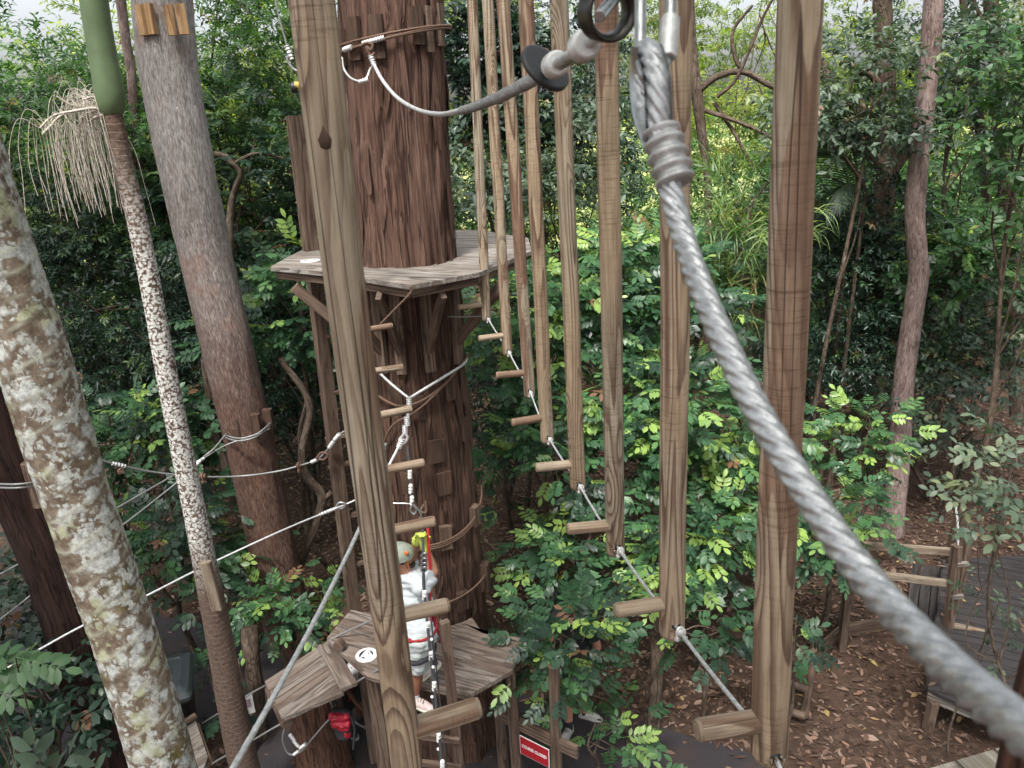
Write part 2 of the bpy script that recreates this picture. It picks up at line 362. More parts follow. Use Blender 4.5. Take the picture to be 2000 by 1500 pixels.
# ------------------------------------------------------------------ ground, path
def ground_z(x, y):
    h = .10*mnoise.noise(Vector((x*.22, y*.22, 3.1)))+.035*mnoise.noise(Vector((x*.9, y*.9, 1.1)))
    flat = min(1.0, max(0.0, (y-8.5)/3.0))
    rise = max(0.0, y-11.0)
    h = h*flat + .11*rise*max(0, min(1, (x+6)/9))*(1 if y < 26 else 26/y)
    return h
def make_ground():
    xs = np.concatenate([np.linspace(-160, -20, 15), np.linspace(-18, 18, 91), np.linspace(20, 160, 15)])
    ys = np.concatenate([np.linspace(-60, -4, 9), np.linspace(-3, 26, 88), np.linspace(28, 260, 30)])
    V = [(x, y, ground_z(x, y)) for y in ys for x in xs]; nx = len(xs)
    Fc = [(j*nx+i, j*nx+i+1, (j+1)*nx+i+1, (j+1)*nx+i) for j in range(len(ys)-1) for i in range(nx-1)]
    g = G('leaf_mould'); tc = g.attr('tc')
    n = g.noise(tc, 9, 6, .7); n2 = g.noise(tc, 1.1, 3)
    c = g.ramp(n, [(.3, (.026, .017, .013)), (.5, (.062, .040, .030)), (.62, (.105, .068, .05)), (.78, (.18, .125, .09))])
    v = g.voro(g.vm('MULTIPLY', tc, (1, 1.0, 1)), 16, out='Color'); 
    lv = g.m('MULTIPLY', g.band(g.noise(tc, 3, 3), .42, .6), .55)
    c = g.mix(lv, c, g.ramp(g.m('MULTIPLY', g.n('ShaderNodeSeparateColor').outputs[0], 1.0), [(0, (.06, .034, .022)), (1, (.06, .034, .022))]))
    c = g.mix(g.m('MULTIPLY', g.band(n2, .45, .62), .5), c, (.075, .045, .032))
    sx = g.n('ShaderNodeSeparateXYZ'); g.put(sx.inputs[0], tc)
    far = g.band(sx.outputs[1], 27.0, 30.0)
    gr = g.ramp(g.noise(tc, 2.0, 5, .7), [(.3, (.17, .2, .06)), (.7, (.34, .36, .14))])
    c = g.mix(far, c, gr)
    m = g.out(c, .95, 0, g.bump(n, .8, .03), .2)
    mb = MB(); mb.add(V, Fc); struct(mb.build('ground', m, loc=(0, 0, 0)))
    # bitumen path winding under the course
    far_e = spline([(-13, 11.2), (-8, 9.9), (-4.9, 8.75), (-2.3, 7.8), (.2, 6.85), (1.3, 6.45), (2.2, 6.0), (4.0, 5.0), (9, 2.5)], 10)
    near_e = spline([(-13, 8.2), (-8, 7.2), (-5.6, 6.2), (-3.6, 6.6), (-3.15, 6.0), (-2.2, 5.1), (-.6, 4.2), (1.4, 3.4), (7, .5)], 10)
    V = []; n = len(far_e); k = 7
    for i in range(n):
        for j in range(k):
            t = j/(k-1); p = far_e[i]*(1-t)+near_e[i]*t
            jx = .10*mnoise.noise(Vector((p[0]*1.7, p[1]*1.7, 9))) if j in (0, k-1) else 0
            V.append((p[0]+jx, p[1]+jx, ground_z(p[0], p[1])+(.012 if 0 < j < k-1 else .004)))
    Fc = [(i*k+j, i*k+j+1, (i+1)*k+j+1, (i+1)*k+j) for i in range(n-1) for j in range(k-1)]
    g = G('bitumen'); tc = g.attr('tc'); n1 = g.noise(tc, 140, 3, .7); n2 = g.noise(tc, 2.2, 4)
    c = g.ramp(n1, [(.3, (.022, .019, .022)), (.55, (.04, .034, .038)), (.8, (.08, .068, .07))])
    c = g.mix(g.m('MULTIPLY', g.band(n2, .48, .68), .55), c, (.06, .04, .032))
    mb = MB(); mb.add(V, Fc); struct(mb.build('path', g.out(c, .85, 0, g.bump(n1, .5, .006), .3)))
make_ground()

# ------------------------------------------------------------------ trunks
def trunk_pts(ctrl, n=10, up=0.0):
    P = []
    for (px, py, Y, wpx) in ctrl:
        p = atY(px, py, Y); P.append((*p, wpx*depth(p)/F_PX/2))
    if up:
        q0, q1 = A(*P[0]), A(*P[1]); d_ = (q0-q1)[:3]; d_ = unit(unit(d_)+A(0, 0, .6)); P = [(*(q0[:3]+d_*up), q0[3]*.72), (*(q0[:3]+d_*up*.5), q0[3]*.86)]+P
    return spline(P, n)
def trunk_part(name, parent, ctrl, mat, n=40, step=.06, wob=.08, wsc=4.0, mb=None, build=True, up=5.0):
    S = trunk_pts(ctrl, 24, up) if not isinstance(ctrl, np.ndarray) else ctrl
    L = np.concatenate([[0], np.cumsum(np.linalg.norm(np.diff(S[:, :3], axis=0), axis=1))])
    q = np.arange(0, L[-1], step); S = np.stack([np.interp(q, L, S[:, i]) for i in range(4)], 1)
    mb = mb or MB(); mb.tube(S[:, :3], S[:, 3], n=n, wob=wob, wsc=wsc)
    if build: return mb.build(name, mat, parent)
    return mb
def tree_root(name, label, base, cat='tree', group=None): return thing(name, label, cat, base, group)
def base_of(ctrl): p = atY(ctrl[-1][0], ctrl[-1][1], ctrl[-1][2]); return (p[0], p[1], 0)

# big stringybark that carries both platforms
TC0 = atY(793, 480, 6.5)
BT = tree_root('stringybark_tree', 'huge reddish stringy barked trunk rising through both round platforms', (TC0[0], 6.5, 0))
S = []
for (z, dx, dia) in [(-.1, .02, 1.16), (.8, .01, 1.04), (1.8, .0, .99), (3.2, .0, .93), (5.0, .0, .86), (6.2, .01, .83), (7.3, .05, .80), (9.5, .1, .78)]:
    S.append((TC0[0]+dx, 6.5, z, dia/2))
S = spline(S, 12)
mb = trunk_part('trunk', BT, S, None, n=110, step=.045, wob=.075, wsc=14, build=False)
# strips of loose bark standing a little off the trunk
for k in range(90):
    z = RND.uniform(1.9, 7.4); a = RND.uniform(math.pi*1.02, math.pi*1.98); r = np.interp(z, S[:, 2], S[:, 3])
    L = RND.uniform(.25, .9); wd = RND.uniform(.015, .05); c = A(np.interp(z, S[:, 2], S[:, 0]), 6.5, z)
    V = []; n = 7
    for i in range(n):
        t = i/(n-1); zz = z-L*t; da = .04*math.sin(t*5+k)
        rr = np.interp(zz, S[:, 2], S[:, 3])*1.005+.008+.012*math.sin(t*math.pi)*RND.random()+.018*t*t*(k % 3 == 0)
        for sg in (-1, 1):
            aa = a+da+sg*wd/r*(1-.75*abs(2*t-1)**2)
            V.append((c[0]+rr*math.cos(aa), 6.5+rr*math.sin(aa), zz))
    mb.add(V, [(2*i, 2*i+1, 2*i+3, 2*i+2) for i in range(n-1)], [(v[0]*1.0+k, v[1], v[2]) for v in V])
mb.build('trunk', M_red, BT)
def trunk_c(z): return A(np.interp(z, S[:, 2], S[:, 0]), 6.5), float(np.interp(z, S[:, 2], S[:, 3]))
# old timber packers between the trunk and its cable slings
def packer(z, ang, L=.26, wd=.10, th=.06, mat=M_blockdk, tilt=0.0):
    c, r = trunk_c(z); a = math.radians(ang); dr = A(math.cos(a), math.sin(a), 0); p = A(c[0], c[1], z)+dr*(r+th*.35)
    b = MB().beam(p-A(0, 0, L/2), p+A(0, 0, L/2), wd, th, up=dr); b.build('packing_block', mat, BT)
for ang, z_, L_, w_, mt in ((212, 6.88, .26, .12, M_blockdk), (236, 6.93, .30, .10, M_blockdk), (262, 6.93, .30, .11, M_blockdk), (304, 7.0, .26, .10, M_blockdk), (318, 6.98, .32, .06, M_timber), (338, 7.02, .30, .08, M_timber)): packer(z_, ang, L_, w_, .05, mt)
for ang, z_, w_ in ((252, 4.08, .13), (276, 3.98, .11), (314, 4.1, .10), (261, 3.60, .12), (291, 3.55, .15), (334, 3.66, .11), (257, 3.26, .12), (297, 3.22, .14)): packer(z_, ang, .22, w_, .035)
packer(2.68, 293, .24, .11, .06, M_timber); packer(2.76, 335, .2, .1, .08, M_timber)
packer(1.95, 305, .2, .12, .06); packer(2.02, 345, .3, .1, .1)

# grey barked tree, upper left
GT = [(302, -160, 8.4, 108), (318, 20, 8.4, 110), (335, 170, 8.3, 108), (365, 330, 8.2, 102), (402, 500, 8.2, 98), (445, 680, 8.1, 95), (495, 900, 8.1, 90), (530, 1060, 8.1, 88), (562, 1215, 8.1, 92), (585, 1330, 8.1, 110)]
gt = tree_root('grey_gum_tree', 'tall leaning grey barked trunk with four new timber blocks near its top', base_of(GT))
def greybark():
    g = G('grey_to_brown_bark'); tc = g.attr('tc'); st = g.vm('MULTIPLY', tc, (1, 1, .22)); n = g.noise(st, 60, 6, .65, .5)
    m2 = g.noise(tc, 2.2, 4, .6); ge = g.n('ShaderNodeNewGeometry'); sx = g.n('ShaderNodeSeparateXYZ'); g.put(sx.inputs[0], ge.outputs[0])
    hi = g.band(g.m('ADD', sx.outputs[2], g.m('MULTIPLY', m2, 2.4)), 3.9, 7.6)
    lo_c = g.ramp(n, [(.33, (.05, .026, .019)), (.5, (.105, .06, .046)), (.7, (.19, .125, .10))])
    hi_c = g.ramp(n, [(.33, (.12, .102, .094)), (.5, (.25, .228, .216)), (.7, (.44, .415, .40))])
    c = g.mix(hi, lo_c, hi_c)
    c = g.mix(g.m('MULTIPLY', g.band(m2, .55, .66), .35), c, (.2, .09, .05))
    return g.out(c, .9, 0, g.bump(n, 1, .015), .2)
trunk_part('trunk', gt, GT, greybark(), n=56, step=.05, wob=.05, wsc=9)
def blocks_on(parent, ctrl, py, angs, L, wd, th, mat, Yc):
    for (ax, ay) in angs:
        p = atY(ax, ay, Yc); u = A(0, -1, 0.25); dn = unit(atY(ax+9, ay+50, Yc)-p)
        c = p+A(0, -.02, 0); nr = unit(A((ax-py[0])/60*.9, -1, 0))
        MB().beam(c-dn*L/2, c+dn*L/2, wd, th, up=nr).build('timber_block', mat, parent)
blocks_on(gt, GT, (321, 40), [(279, 40), (296, 38), (335, 40), (357, 38)], .27, .09, .05, M_block, 8.08)
for (ax, ay) in [(445, 835), (462, 838), (500, 828), (524, 818)]:
    p = atY(ax, ay, 7.86 if 450 < ax < 510 else 8.0); d_ = unit(atY(ax+8, ay+50, 7.86)-atY(ax, ay, 7.86))
    MB().beam(p-d_*.12, p+d_*.12, .1, .08, up=(0, -1, 0)).build('timber_block', M_blockdk, gt)

# lichen spotted palm in the left foreground
LP = [(-120, 80, 2.35, 128), (-62, 300, 2.35, 128), (-2, 500, 2.35, 128), (62, 690, 2.32, 130), (105, 830, 2.3, 126), (152, 980, 2.28, 120), (205, 1130, 2.25, 117), (258, 1290, 2.2, 114), (312, 1470, 2.15, 112), (380, 1720, 2.1, 112), (470, 2150, 2.0, 118)]
lp = tree_root('palm_tree', 'pale lichen spotted palm trunk leaning across the left edge', base_of(LP))
def palm_trunk(parent, ctrl, mat, rings, ramp_fn=None, n=48, step=.008, amp=.012, tilt=.05, up=0.0):
    S_ = trunk_pts(ctrl, 24, up); L = np.concatenate([[0], np.cumsum(np.linalg.norm(np.diff(S_[:, :3], axis=0), axis=1))])
    q = np.arange(0, L[-1], step); S_ = np.stack([np.interp(q, L, S_[:, i]) for i in range(4)], 1)
    mb = MB(); mb.tube(S_[:, :3], S_[:, 3], n=n, wob=.035, wsc=7, caps=False)
    v = mb.v[0].reshape(len(q), n, 3); th = np.linspace(0, 2*math.pi, n, endpoint=False)
    jit = np.array([mnoise.noise(Vector((math.cos(t)*1.4, math.sin(t)*1.4, 4.4))) for t in th])
    LL = q[:, None]+(tilt*np.cos(th+1.0)+.02*jit)[None, :]*S_[:, 3:4]/.12
    rp = np.cumsum([0]+[RND.uniform(*rings) for _ in range(int(L[-1]/rings[0])+2)])
    d = np.abs(LL[..., None]-rp).min(-1); pk = np.exp(-(d/.007)**2)
    c = S_[:, None, :3]; v = c+(v-c)*(1+amp*pk/ (S_[:, 3:4]/.12))[..., None]
    mb.v[0] = v.reshape(-1, 3)
    o = mb.build('trunk', mat, parent)
    t2 = pk if ramp_fn is None else np.repeat(ramp_fn(np.array([p[2] for p in S_]))[:, None], n, 1)
    at = o.data.attributes.new('tc2', 'FLOAT', 'POINT'); at.data.foreach_set('value', t2.astype(np.float32).ravel())
    return o
palm_trunk(lp, LP, M_lichen, (.07, .14), up=4.0)

# slim palm with a green crownshaft and a hanging flower panicle
SP = [(176, -70, 5.4, 52), (186, 20, 5.4, 52), (201, 110, 5.4, 52), (214, 180, 5.4, 55), (219, 214, 5.4, 46), (224, 240, 5.4, 35), (243, 330, 5.4, 36), (270, 440, 5.4, 38), (300, 590, 5.4, 38), (335, 780, 5.4, 40), (372, 960, 5.4, 41), (402, 1110, 5.4, 45), (433, 1270, 5.4, 50), (463, 1430, 5.4, 54), (500, 1600, 5.4, 58), (530, 1760, 5.4, 62)]
sp = tree_root('palm_tree', 'slim palm with smooth green crownshaft, drooping flower panicle and white speckled stem', base_of(SP))
trunk_part('crownshaft', sp, SP[:6][:5]+[(222, 224, 5.4, 36)], M_shaft, n=32, step=.03, wob=.008, up=0)
zt, zl0, zl1, zb = [atY(*a, 5.4)[2] for a in [(240, 330), (290, 520), (385, 1020), (405, 1130)]]
def dens(z): return np.clip(np.interp(z, [zb-.15, zb+.1, zl1, zl0, zt, zt+.2], [0.02, .35, 1, 1, .12, .0]), 0, 1)
palm_trunk(sp, [(220, 224, 5.4, 36)]+SP[5:], M_slim, (.045, .09), dens, n=32, step=.012, amp=.01, tilt=.02)
# scar with old timber at mid trunk
p0, p1 = atY(401, 1098, 5.27), atY(425, 1190, 5.27)
MB().beam(p0, p1, .085, .05, up=(0, -1, .2)).build('timber_block', M_pale, sp)
def panicle():
    mb = MB(); r_ = random.Random(5)
    b0 = atY(214, 222, 5.33)
    arms = []
    mains = [[(214, 220), (185, 212), (150, 216), (105, 226), (78, 250)], [(214, 222), (190, 216), (165, 226), (155, 250), (158, 285)], [(214, 222), (175, 210), (140, 205), (110, 188)], [(214, 224), (196, 226), (178, 238), (196, 262)], [(150, 216), (120, 225), (95, 250), (82, 262)], [(158, 216), (165, 195), (150, 182)], [(214, 222), (200, 200), (180, 190), (160, 196)]]
    for k, m in enumerate(mains):
        Y = 5.50+.03*(k % 3)
        P = spline([atY(x, y, Y-.05*i*((-1)**k)) for i, (x, y) in enumerate(m)], 6)
        mb.tube(P, np.linspace(.013, .006, len(P)), n=6); arms.append(P)
    for k in range(135):
        P = arms[k % len(arms)]; s = P[r_.randrange(3, len(P))]
        dx = r_.uniform(-.22, .16); dy = r_.uniform(-.10, .25); L = r_.uniform(.18, .60)
        q = [s, s+A(dx*.5, dy*.5, r_.uniform(.0, .10)), s+A(dx*.9, dy, -.12), s+A(dx*1.05, dy*1.05, -.12-L*.5), s+A(dx*1.1+r_.uniform(-.03, .03), dy*1.1, -.12-L)]
        Q = spline(q, 7)
        rr = np.full(len(Q), .0016); rr[len(Q)//2:] = .0021
        rr = rr*(1+.55*(np.arange(len(Q)) % 2)*(np.arange(len(Q)) > len(Q)*.3))
        mb.tube(Q, rr, n=4, caps=False)
    mb.build('flower_panicle', M_panicle, sp)
panicle()

# dark trunk behind the foreground palm
DT = [(-118, 420, 6.0, 118), (-62, 640, 6.0, 116), (-10, 830, 6.0, 114), (45, 960, 6.0, 108), (100, 1090, 6.0, 104), (150, 1240, 6.0, 104), (208, 1420, 6.0, 112), (270, 1640, 6.0, 125)]
dt = tree_root('dark_tree', 'dark brown trunk mostly hidden behind the pale spotted palm', base_of(DT))
trunk_part('trunk', dt, DT, M_dark, n=48, step=.05, wob=.05, wsc=10)
p0, p1 = atY(62, 902, 5.75), atY(86, 985, 5.72)
MB().tube([p0, p1], [.085, .085], n=16).build('timber_block', M_timber, dt)

# red barked tree at the right
RTt = [(1834, -140, 10.2, 39), (1824, 0, 10.2, 37), (1812, 150, 10.2, 36), (1797, 290, 10.2, 36), (1787, 400, 10.2, 37), (1790, 480, 10.2, 36), (1794, 540, 10.2, 37), (1779, 640, 10.2, 37), (1764, 760, 10.2, 38), (1757, 880, 10.2, 40), (1745, 1000, 10.1, 42), (1737, 1060, 10.1, 58), (1733, 1095, 10.1, 86)]
rt = tree_root('red_gum_tree', 'slender pinkish barked tree with a kink, standing right of the last hanging log', base_of(RTt))
trunk_part('trunk', rt, RTt, M_pink, n=40, step=.05, wob=.05, wsc=9)

# out of focus trunk at the right edge, carrying the camera's platform
e1, e2 = atS(1998, 1080, .60), atS(1946, 1500, .60)
cA_, cB_ = e1+RT*.275, e2+RT*.265; dz_ = (cA_-cB_)/(cA_[2]-cB_[2])
nb = cB_-dz_*cB_[2]
nt_ = tree_root('stringybark_tree', 'blurred brown trunk in the bottom right corner beside the thick cable', (nb[0], nb[1], 0))
Sn = np.array([(*(cB_+dz_*(z-cB_[2])+A(max(0, z-cA_[2]+.05)*.55, 0, 0)), .21) for z in np.linspace(0, 7.6, 30)])
trunk_part('trunk', nt_, Sn, bark('near_bark', [(.035, .016, .01), (.09, .04, .026), (.16, .075, .05), (.24, .13, .09)], .12, 22, .02), n=60, step=.04, wob=.05, wsc=8)

# ------------------------------------------------------------------ platforms
def clip_half(poly, nx, ny, c):     # keep nx*x+ny*y <= c
    out = []
    for i in range(len(poly)):
        p, q = poly[i], poly[(i+1) % len(poly)]; dp = nx*p[0]+ny*p[1]-c; dq = nx*q[0]+ny*q[1]-c
        if dp <= 0: out.append(p)
        if dp*dq < 0: t = dp/(dp-dq); out.append((p[0]+(q[0]-p[0])*t, p[1]+(q[1]-p[1])*t))
    return out
def planks(mb, poly, gdir, width, gap, z0, z1):
    g = unit(A(*gdir)); h = A(-g[1], g[0]); pr = [p[0]*h[0]+p[1]*h[1] for p in poly]; c = min(pr)
    while c < max(pr):
        q = clip_half(poly, h[0], h[1], c+width-gap/2); q = clip_half(q, -h[0], -h[1], -(c+gap/2))
        if len(q) > 2:
            dz = RND.uniform(-.0015, .0015); mb.prism(q, z0, z1+dz, grain=g)
        c += width
    return mb
def nails(mb, poly, gdir, width, z, ins=.06):
    g = unit(A(*gdir)); h = A(-g[1], g[0]); pr = [p[0]*h[0]+p[1]*h[1] for p in poly]; c = min(pr)
    while c < max(pr):
        q = clip_half(poly, h[0], h[1], c+width*.75); q = clip_half(q, -h[0], -h[1], -(c+width*.25))
        if len(q) > 2:
            t = [p[0]*g[0]+p[1]*g[1] for p in q]
            for u in (min(t)+ins, (min(t)+max(t))/2, max(t)-ins):
                for cc in (c+width*.28, c+width*.72): p = g*u+h*cc; mb.disc((p[0], p[1], z+.001), (0, 0, 1), .006, .004, n=6)
        c += width
Z2 = 5.2
up_px = [(528, 521), (560, 503), (592, 487), (660, 476), (760, 458), (889, 449), (935, 449), (1032, 465), (1038, 490), (937, 532), (802, 557), (632, 531)]
up = [tuple(atZ(x, y, Z2)[:2]) for x, y in up_px]
UPF = thing('tree_platform', 'upper grey plank platform wrapped around the big red trunk', 'platform', (TC0[0], 6.2, Z2), 'plank platforms on the trees')
gd = A(*up[10])-A(*up[0]); gd = unit(gd+A(.25, .35))
planks(MB(), up, gd, .135, .007, Z2-.035, Z2).build('deck', M_deck, UPF)
mb = MB()
for i in (0, 9, 10, 11, 8):   # edge joists under the front
    p, q = A(*up[i]), A(*up[(i+1) % 12]); c = A(*np.mean(up, 0)); p = p+(c-p)*.05; q = q+(c-q)*.05
    mb.beam((*p, Z2-.075), (*q, Z2-.075), .045, .07)
mb.build('joist', M_timber, UPF)
for px, ang in ((-1.72, 205), (-.62, 262), (-.2, 292), (-1.25, 240), (.05, 330)):
    c, r = trunk_c(4.55); a = math.radians(ang); d2 = A(math.cos(a), math.sin(a))
    o = A(c[0], c[1])+d2*(r+.55 if ang != 262 else r+.45); i_ = A(c[0], c[1])+d2*(r+.03)
    MB().beam((*o, Z2-.12), (*i_, 4.5), .09, .045, up=(-d2[1], d2[0], 0)).build('brace', M_timber, UPF)
    MB().beam((*i_, 4.3), (*i_, Z2-.12), .09, .05, up=(*d2, 0)).build('brace', M_timber, UPF)
def sticker(parent, px, py, z, r):
    c = atZ(px, py, z); mb = MB(); mb.disc((c[0], c[1], z+.004), (0, 0, 1), r, .004, 32)
    o = mb.build('round_sticker', M_white, parent); k = MB()
    for (a0, a1, rr, wd) in ((100, 215, .68, .22), (215, 265, .55, .16), (-10, 75, .62, .17), (20, 80, .30, .12)):
        P = [(c[0]+r*rr*math.cos(math.radians(t)), c[1]+r*rr*math.sin(math.radians(t))) for t in np.linspace(a0, a1, 10)]
        Q = [(c[0]+r*(rr-wd*(math.sin(i/9*math.pi)+.25))*math.cos(math.radians(t)), c[1]+r*(rr-wd*(math.sin(i/9*math.pi)+.25))*math.sin(math.radians(t))) for i, t in enumerate(np.linspace(a0, a1, 10))]
        for i in range(9): k.add([(*P[i], z+.0085), (*P[i+1], z+.0085), (*Q[i+1], z+.0085), (*Q[i], z+.0085)], [(0, 1, 2, 3)])
    k.build('emblem', M_blk, o)
sticker(UPF, 606, 510, Z2, .085)
Z1 = 1.75
lo_px = [(638, 1246), (660, 1220), (685, 1191), (718, 1197), (790, 1210)]
c1, r1 = trunk_c(Z1)
lo = [tuple(atZ(x, y, Z1)[:2]) for x, y in lo_px]
for a in np.linspace(212, 312, 9): lo.append((c1[0]+(r1+.07)*math.cos(math.radians(a)), c1[1]+(r1+.07)*math.sin(math.radians(a))))
lo += [tuple(atZ(x, y, Z1)[:2]) for x, y in [(942, 1236), (1024, 1247), (1001, 1309), (912, 1360), (889, 1354), (811, 1338), (743, 1328), (718, 1322), (657, 1266)]]
LPF = thing('tree_platform', 'lower brown plank platform where the climber stands', 'platform', (c1[0], 5.6, Z1), 'plank platforms on the trees')
gl = (atZ(970, 1323, Z1)-atZ(883, 1298, Z1))[:2]
mb = planks(MB(), lo, gl, .15, .007, Z1-.04, Z1); k0 = len(mb.f); nails(mb, lo, gl, .15, Z1); mb.m[k0:] = [1]*(len(mb.f)-k0); mb.build('deck', [M_lodeck, M_blk], LPF)
mb = MB()
for a, b in (((718, 1322), (657, 1266)), ((811, 1338), (743, 1328)), ((1001, 1309), (912, 1360)), ((889, 1354), (811, 1338)), ((742, 1240), (915, 1290))):
    p, q = atZ(*a, Z1-.085), atZ(*b, Z1-.085); cc = A(-.8, 5.75, Z1-.085); mb.beam(p+(cc-p)*.04, q+(cc-q)*.04, .05, .085)
mb.build('joist', M_timber, LPF)
for (px, py) in ((727, 1322), (996, 1300), (700, 1235), (965, 1250)):
    p = atZ(px, py, Z1-.13); 
    if px > 900: MB().tube([p, (p[0]+.02, p[1], 0)], [.05, .055], n=14).build('leg', M_timber, LPF)
    else: MB().beam(p, (p[0], p[1], 0), .11, .12, up=(.35, -1, 0)).build('leg', M_timber, LPF)
sticker(LPF, 716, 1280, Z1, .10)
# timber upright and rungs: the ladder up to the lower platform
LD = thing('timber_ladder', 'timber ladder with one tall upright in front of the lower platform', 'ladder', atY(870, 1300, 4.85)*A(1, 1, 0))
pa = atY(868, 1214, 4.85); pb = A(pa[0]+.03, pa[1], 0)
MB().beam(pa, pb, .075, .055, up=(.5, -1, 0)).build('upright', M_timber, LD)
pa2 = atY(775, 1240, 4.95); MB().beam((pa2[0], pa2[1], 1.7), (pa2[0]+.03, pa2[1], 0), .075, .055, up=(.5, -1, 0)).build('upright', M_timber, LD)
for z in (.25, .57, .89, 1.21, 1.5): MB().beam((pa2[0]-.03, pa2[1]-.05, z), (pb[0]+.02, pb[1]-.05, z), .03, .06).build('rung', M_timber, LD)
# tall ladder behind, joining the two platforms
TL = thing('timber_ladder', 'tall timber ladder left of the red trunk joining both platforms', 'ladder', (atY(690, 1190, 7.15)[0], 7.15, 0))
for (a, b) in (((575, 226), (697, 1235)), ((672, 222), (775, 1235))):
    p, q = atY(*a, 7.25), atY(*b, 7.15); MB().beam(p, q, .13, .10, up=(.75, -1, 0)).build('rail', M_timber, TL)
for i, y in enumerate((655, 765, 850, 905, 1005, 1100)):
    t = (y-226)/1010; xl = 575+122*t; xr = 672+103*t
    MB().beam(atY(xl-14, y+6, 7.22), atY(xr+16, y-14, 7.22), .06, .04).build('rung', M_timber, TL)
# swing bridge step hanging beside the lower platform
Zs = 1.62
sb = [tuple(atZ(x, y, Zs)[:2]) for x, y in [(517, 1330), (622, 1263), (672, 1352), (551, 1403)]]
SB = thing('swing_step', 'plank step hanging left of the lower platform with a crosswise board', 'swing step', (*np.mean(sb, 0), Zs))
gs = A(*sb[1])-A(*sb[0]); planks(MB(), sb, gs, np.linalg.norm(A(*sb[3])-A(*sb[0]))/3.92, .006, Zs-.035, Zs).build('deck', M_lodeck, SB)
MB().beam(atZ(635, 1258, Zs+.05), atZ(682, 1342, Zs+.05), .15, .035).build('cross_board', M_lodeck, SB)
for (x, y) in ((561, 1412), (661, 1356)):
    p = atZ(x, y, Zs-.10); d_ = unit(A(*sb[0], 0)-A(*sb[3], 0)); MB().tube([p, p+d_*.5], [.055, .055], n=14).build('log_bearer', M_timber, SB)
mb = MB(); mb.tube([atZ(667, 1256, Z1+.05), atZ(660, 1264, Z1+.05)], [.055, .055], n=14); 
tag(mb.build('log_offcut', M_timber), 'short log offcut lying on the lower platform', 'log')
mb = MB(); mb.beam(atZ(640, 1240, Z1+.022), atZ(682, 1300, Z1+.022), .05, .035)
# lower left corner deck
Zc = .75
cb = [tuple(atZ(x, y, Zc)[:2]) for x, y in [(352, 1412), (381, 1404), (406, 1478), (398, 1500), (352, 1530), (320, 1480)]]
CD = thing('timber_step', 'weathered plank step low behind the pale palm trunk', 'step', (*np.mean(cb, 0), Zc))
planks(MB(), cb, A(*cb[3])-A(*cb[4]), .14, .007, Zc-.04, Zc).build('deck', M_deck, CD)
MB().beam((*A(*cb[1]), Zc-.075), (*A(*cb[2]), Zc-.075), .05, .09).build('edge_beam', M_timber, CD)
MB().beam(atZ(352, 1417, Zc+.05), atZ(382, 1398, Zc+.05), .05, .05).build('edge_beam', M_timber, CD)
# a stump under the swing step
ST = tree_root('cut_stump', 'dark reddish stump under the hanging plank step', atZ(632, 1500, 0), 'stump')
p = atY(618, 1395, 6.0); trunk_part('trunk', ST, np.array([(p[0], 6.0, z, .27+.05*max(0, .4-z)) for z in np.linspace(-.05, 1.28, 8)]), M_redlow, n=48, step=.04, wob=.06, wsc=10)
# the near platform whose corner shows bottom right
Zn = 4.85
npf = [tuple(atZ(x, y, Zn)[:2]) for x, y in [(1790, 1508), (1925, 1468)]]
dn = unit(A(*npf[1])-A(*npf[0])); nn = A(dn[1], -dn[0])
if nn[1] > 0: nn = -nn
poly = [npf[0], tuple(A(*npf[0])+dn*2.2), tuple(A(*npf[0])+dn*2.2+nn*2.2), tuple(A(*npf[0])+nn*2.2)]
NP_ = thing('tree_platform', 'weathered pale plank platform corner in the bottom right of the view', 'platform', (*poly[0], Zn), 'plank platforms on the trees')
planks(MB(), poly, nn, .11, .008, Zn-.04, Zn).build('deck', wood('bleached_boards', (.42, .39, .33), (.2, .17, .13), (.3, .26, .2), .6, 6), NP_)
# ------------------------------------------------------------------ hanging logs with foot pegs
def rope(mb, pts, r, mi=0, pitch=None, n=18, step=None, lob=6, amp=.22):
    """a laid wire rope: one lobed tube whose strands twist along it"""
    P = np.asarray(pts, float); L = np.concatenate([[0], np.cumsum(np.linalg.norm(np.diff(P, axis=0), axis=1))])
    pitch = pitch or r*14; step = step or pitch/9
    q = np.linspace(0, L[-1], max(3, int(L[-1]/step))); P = np.stack([np.interp(q, L, P[:, i]) for i in range(3)], 1)
    return mb.tube(P, r, n=n, mi=mi, lobes=lob, pitch=pitch*6/lob if False else pitch, amp=amp)
def sag(a, b, s, n=14):
    a, b = np.asarray(a, float), np.asarray(b, float); t = np.linspace(0, 1, n)[:, None]
    return a+(b-a)*t-A(0, 0, 1)*(4*s*t*(1-t))
def ferrule(mb, p, d, r, L, n=12, rings=4):
    d = unit(d); q = np.linspace(-L/2, L/2, rings*6+1); rr = r*(1+.17*np.cos(np.linspace(0, rings*2*math.pi, len(q))))
    rr[0] *= .9; rr[-1] *= .9
    mb.tube(np.asarray(p)+d*q[:, None], rr, n=n)
def ferrs(parent, lst, n=12):
    for (p, d, r, L) in lst:
        mb = MB(); ferrule(mb, p, d, r, L, n); mb.build('ferrule', M_alu, parent)
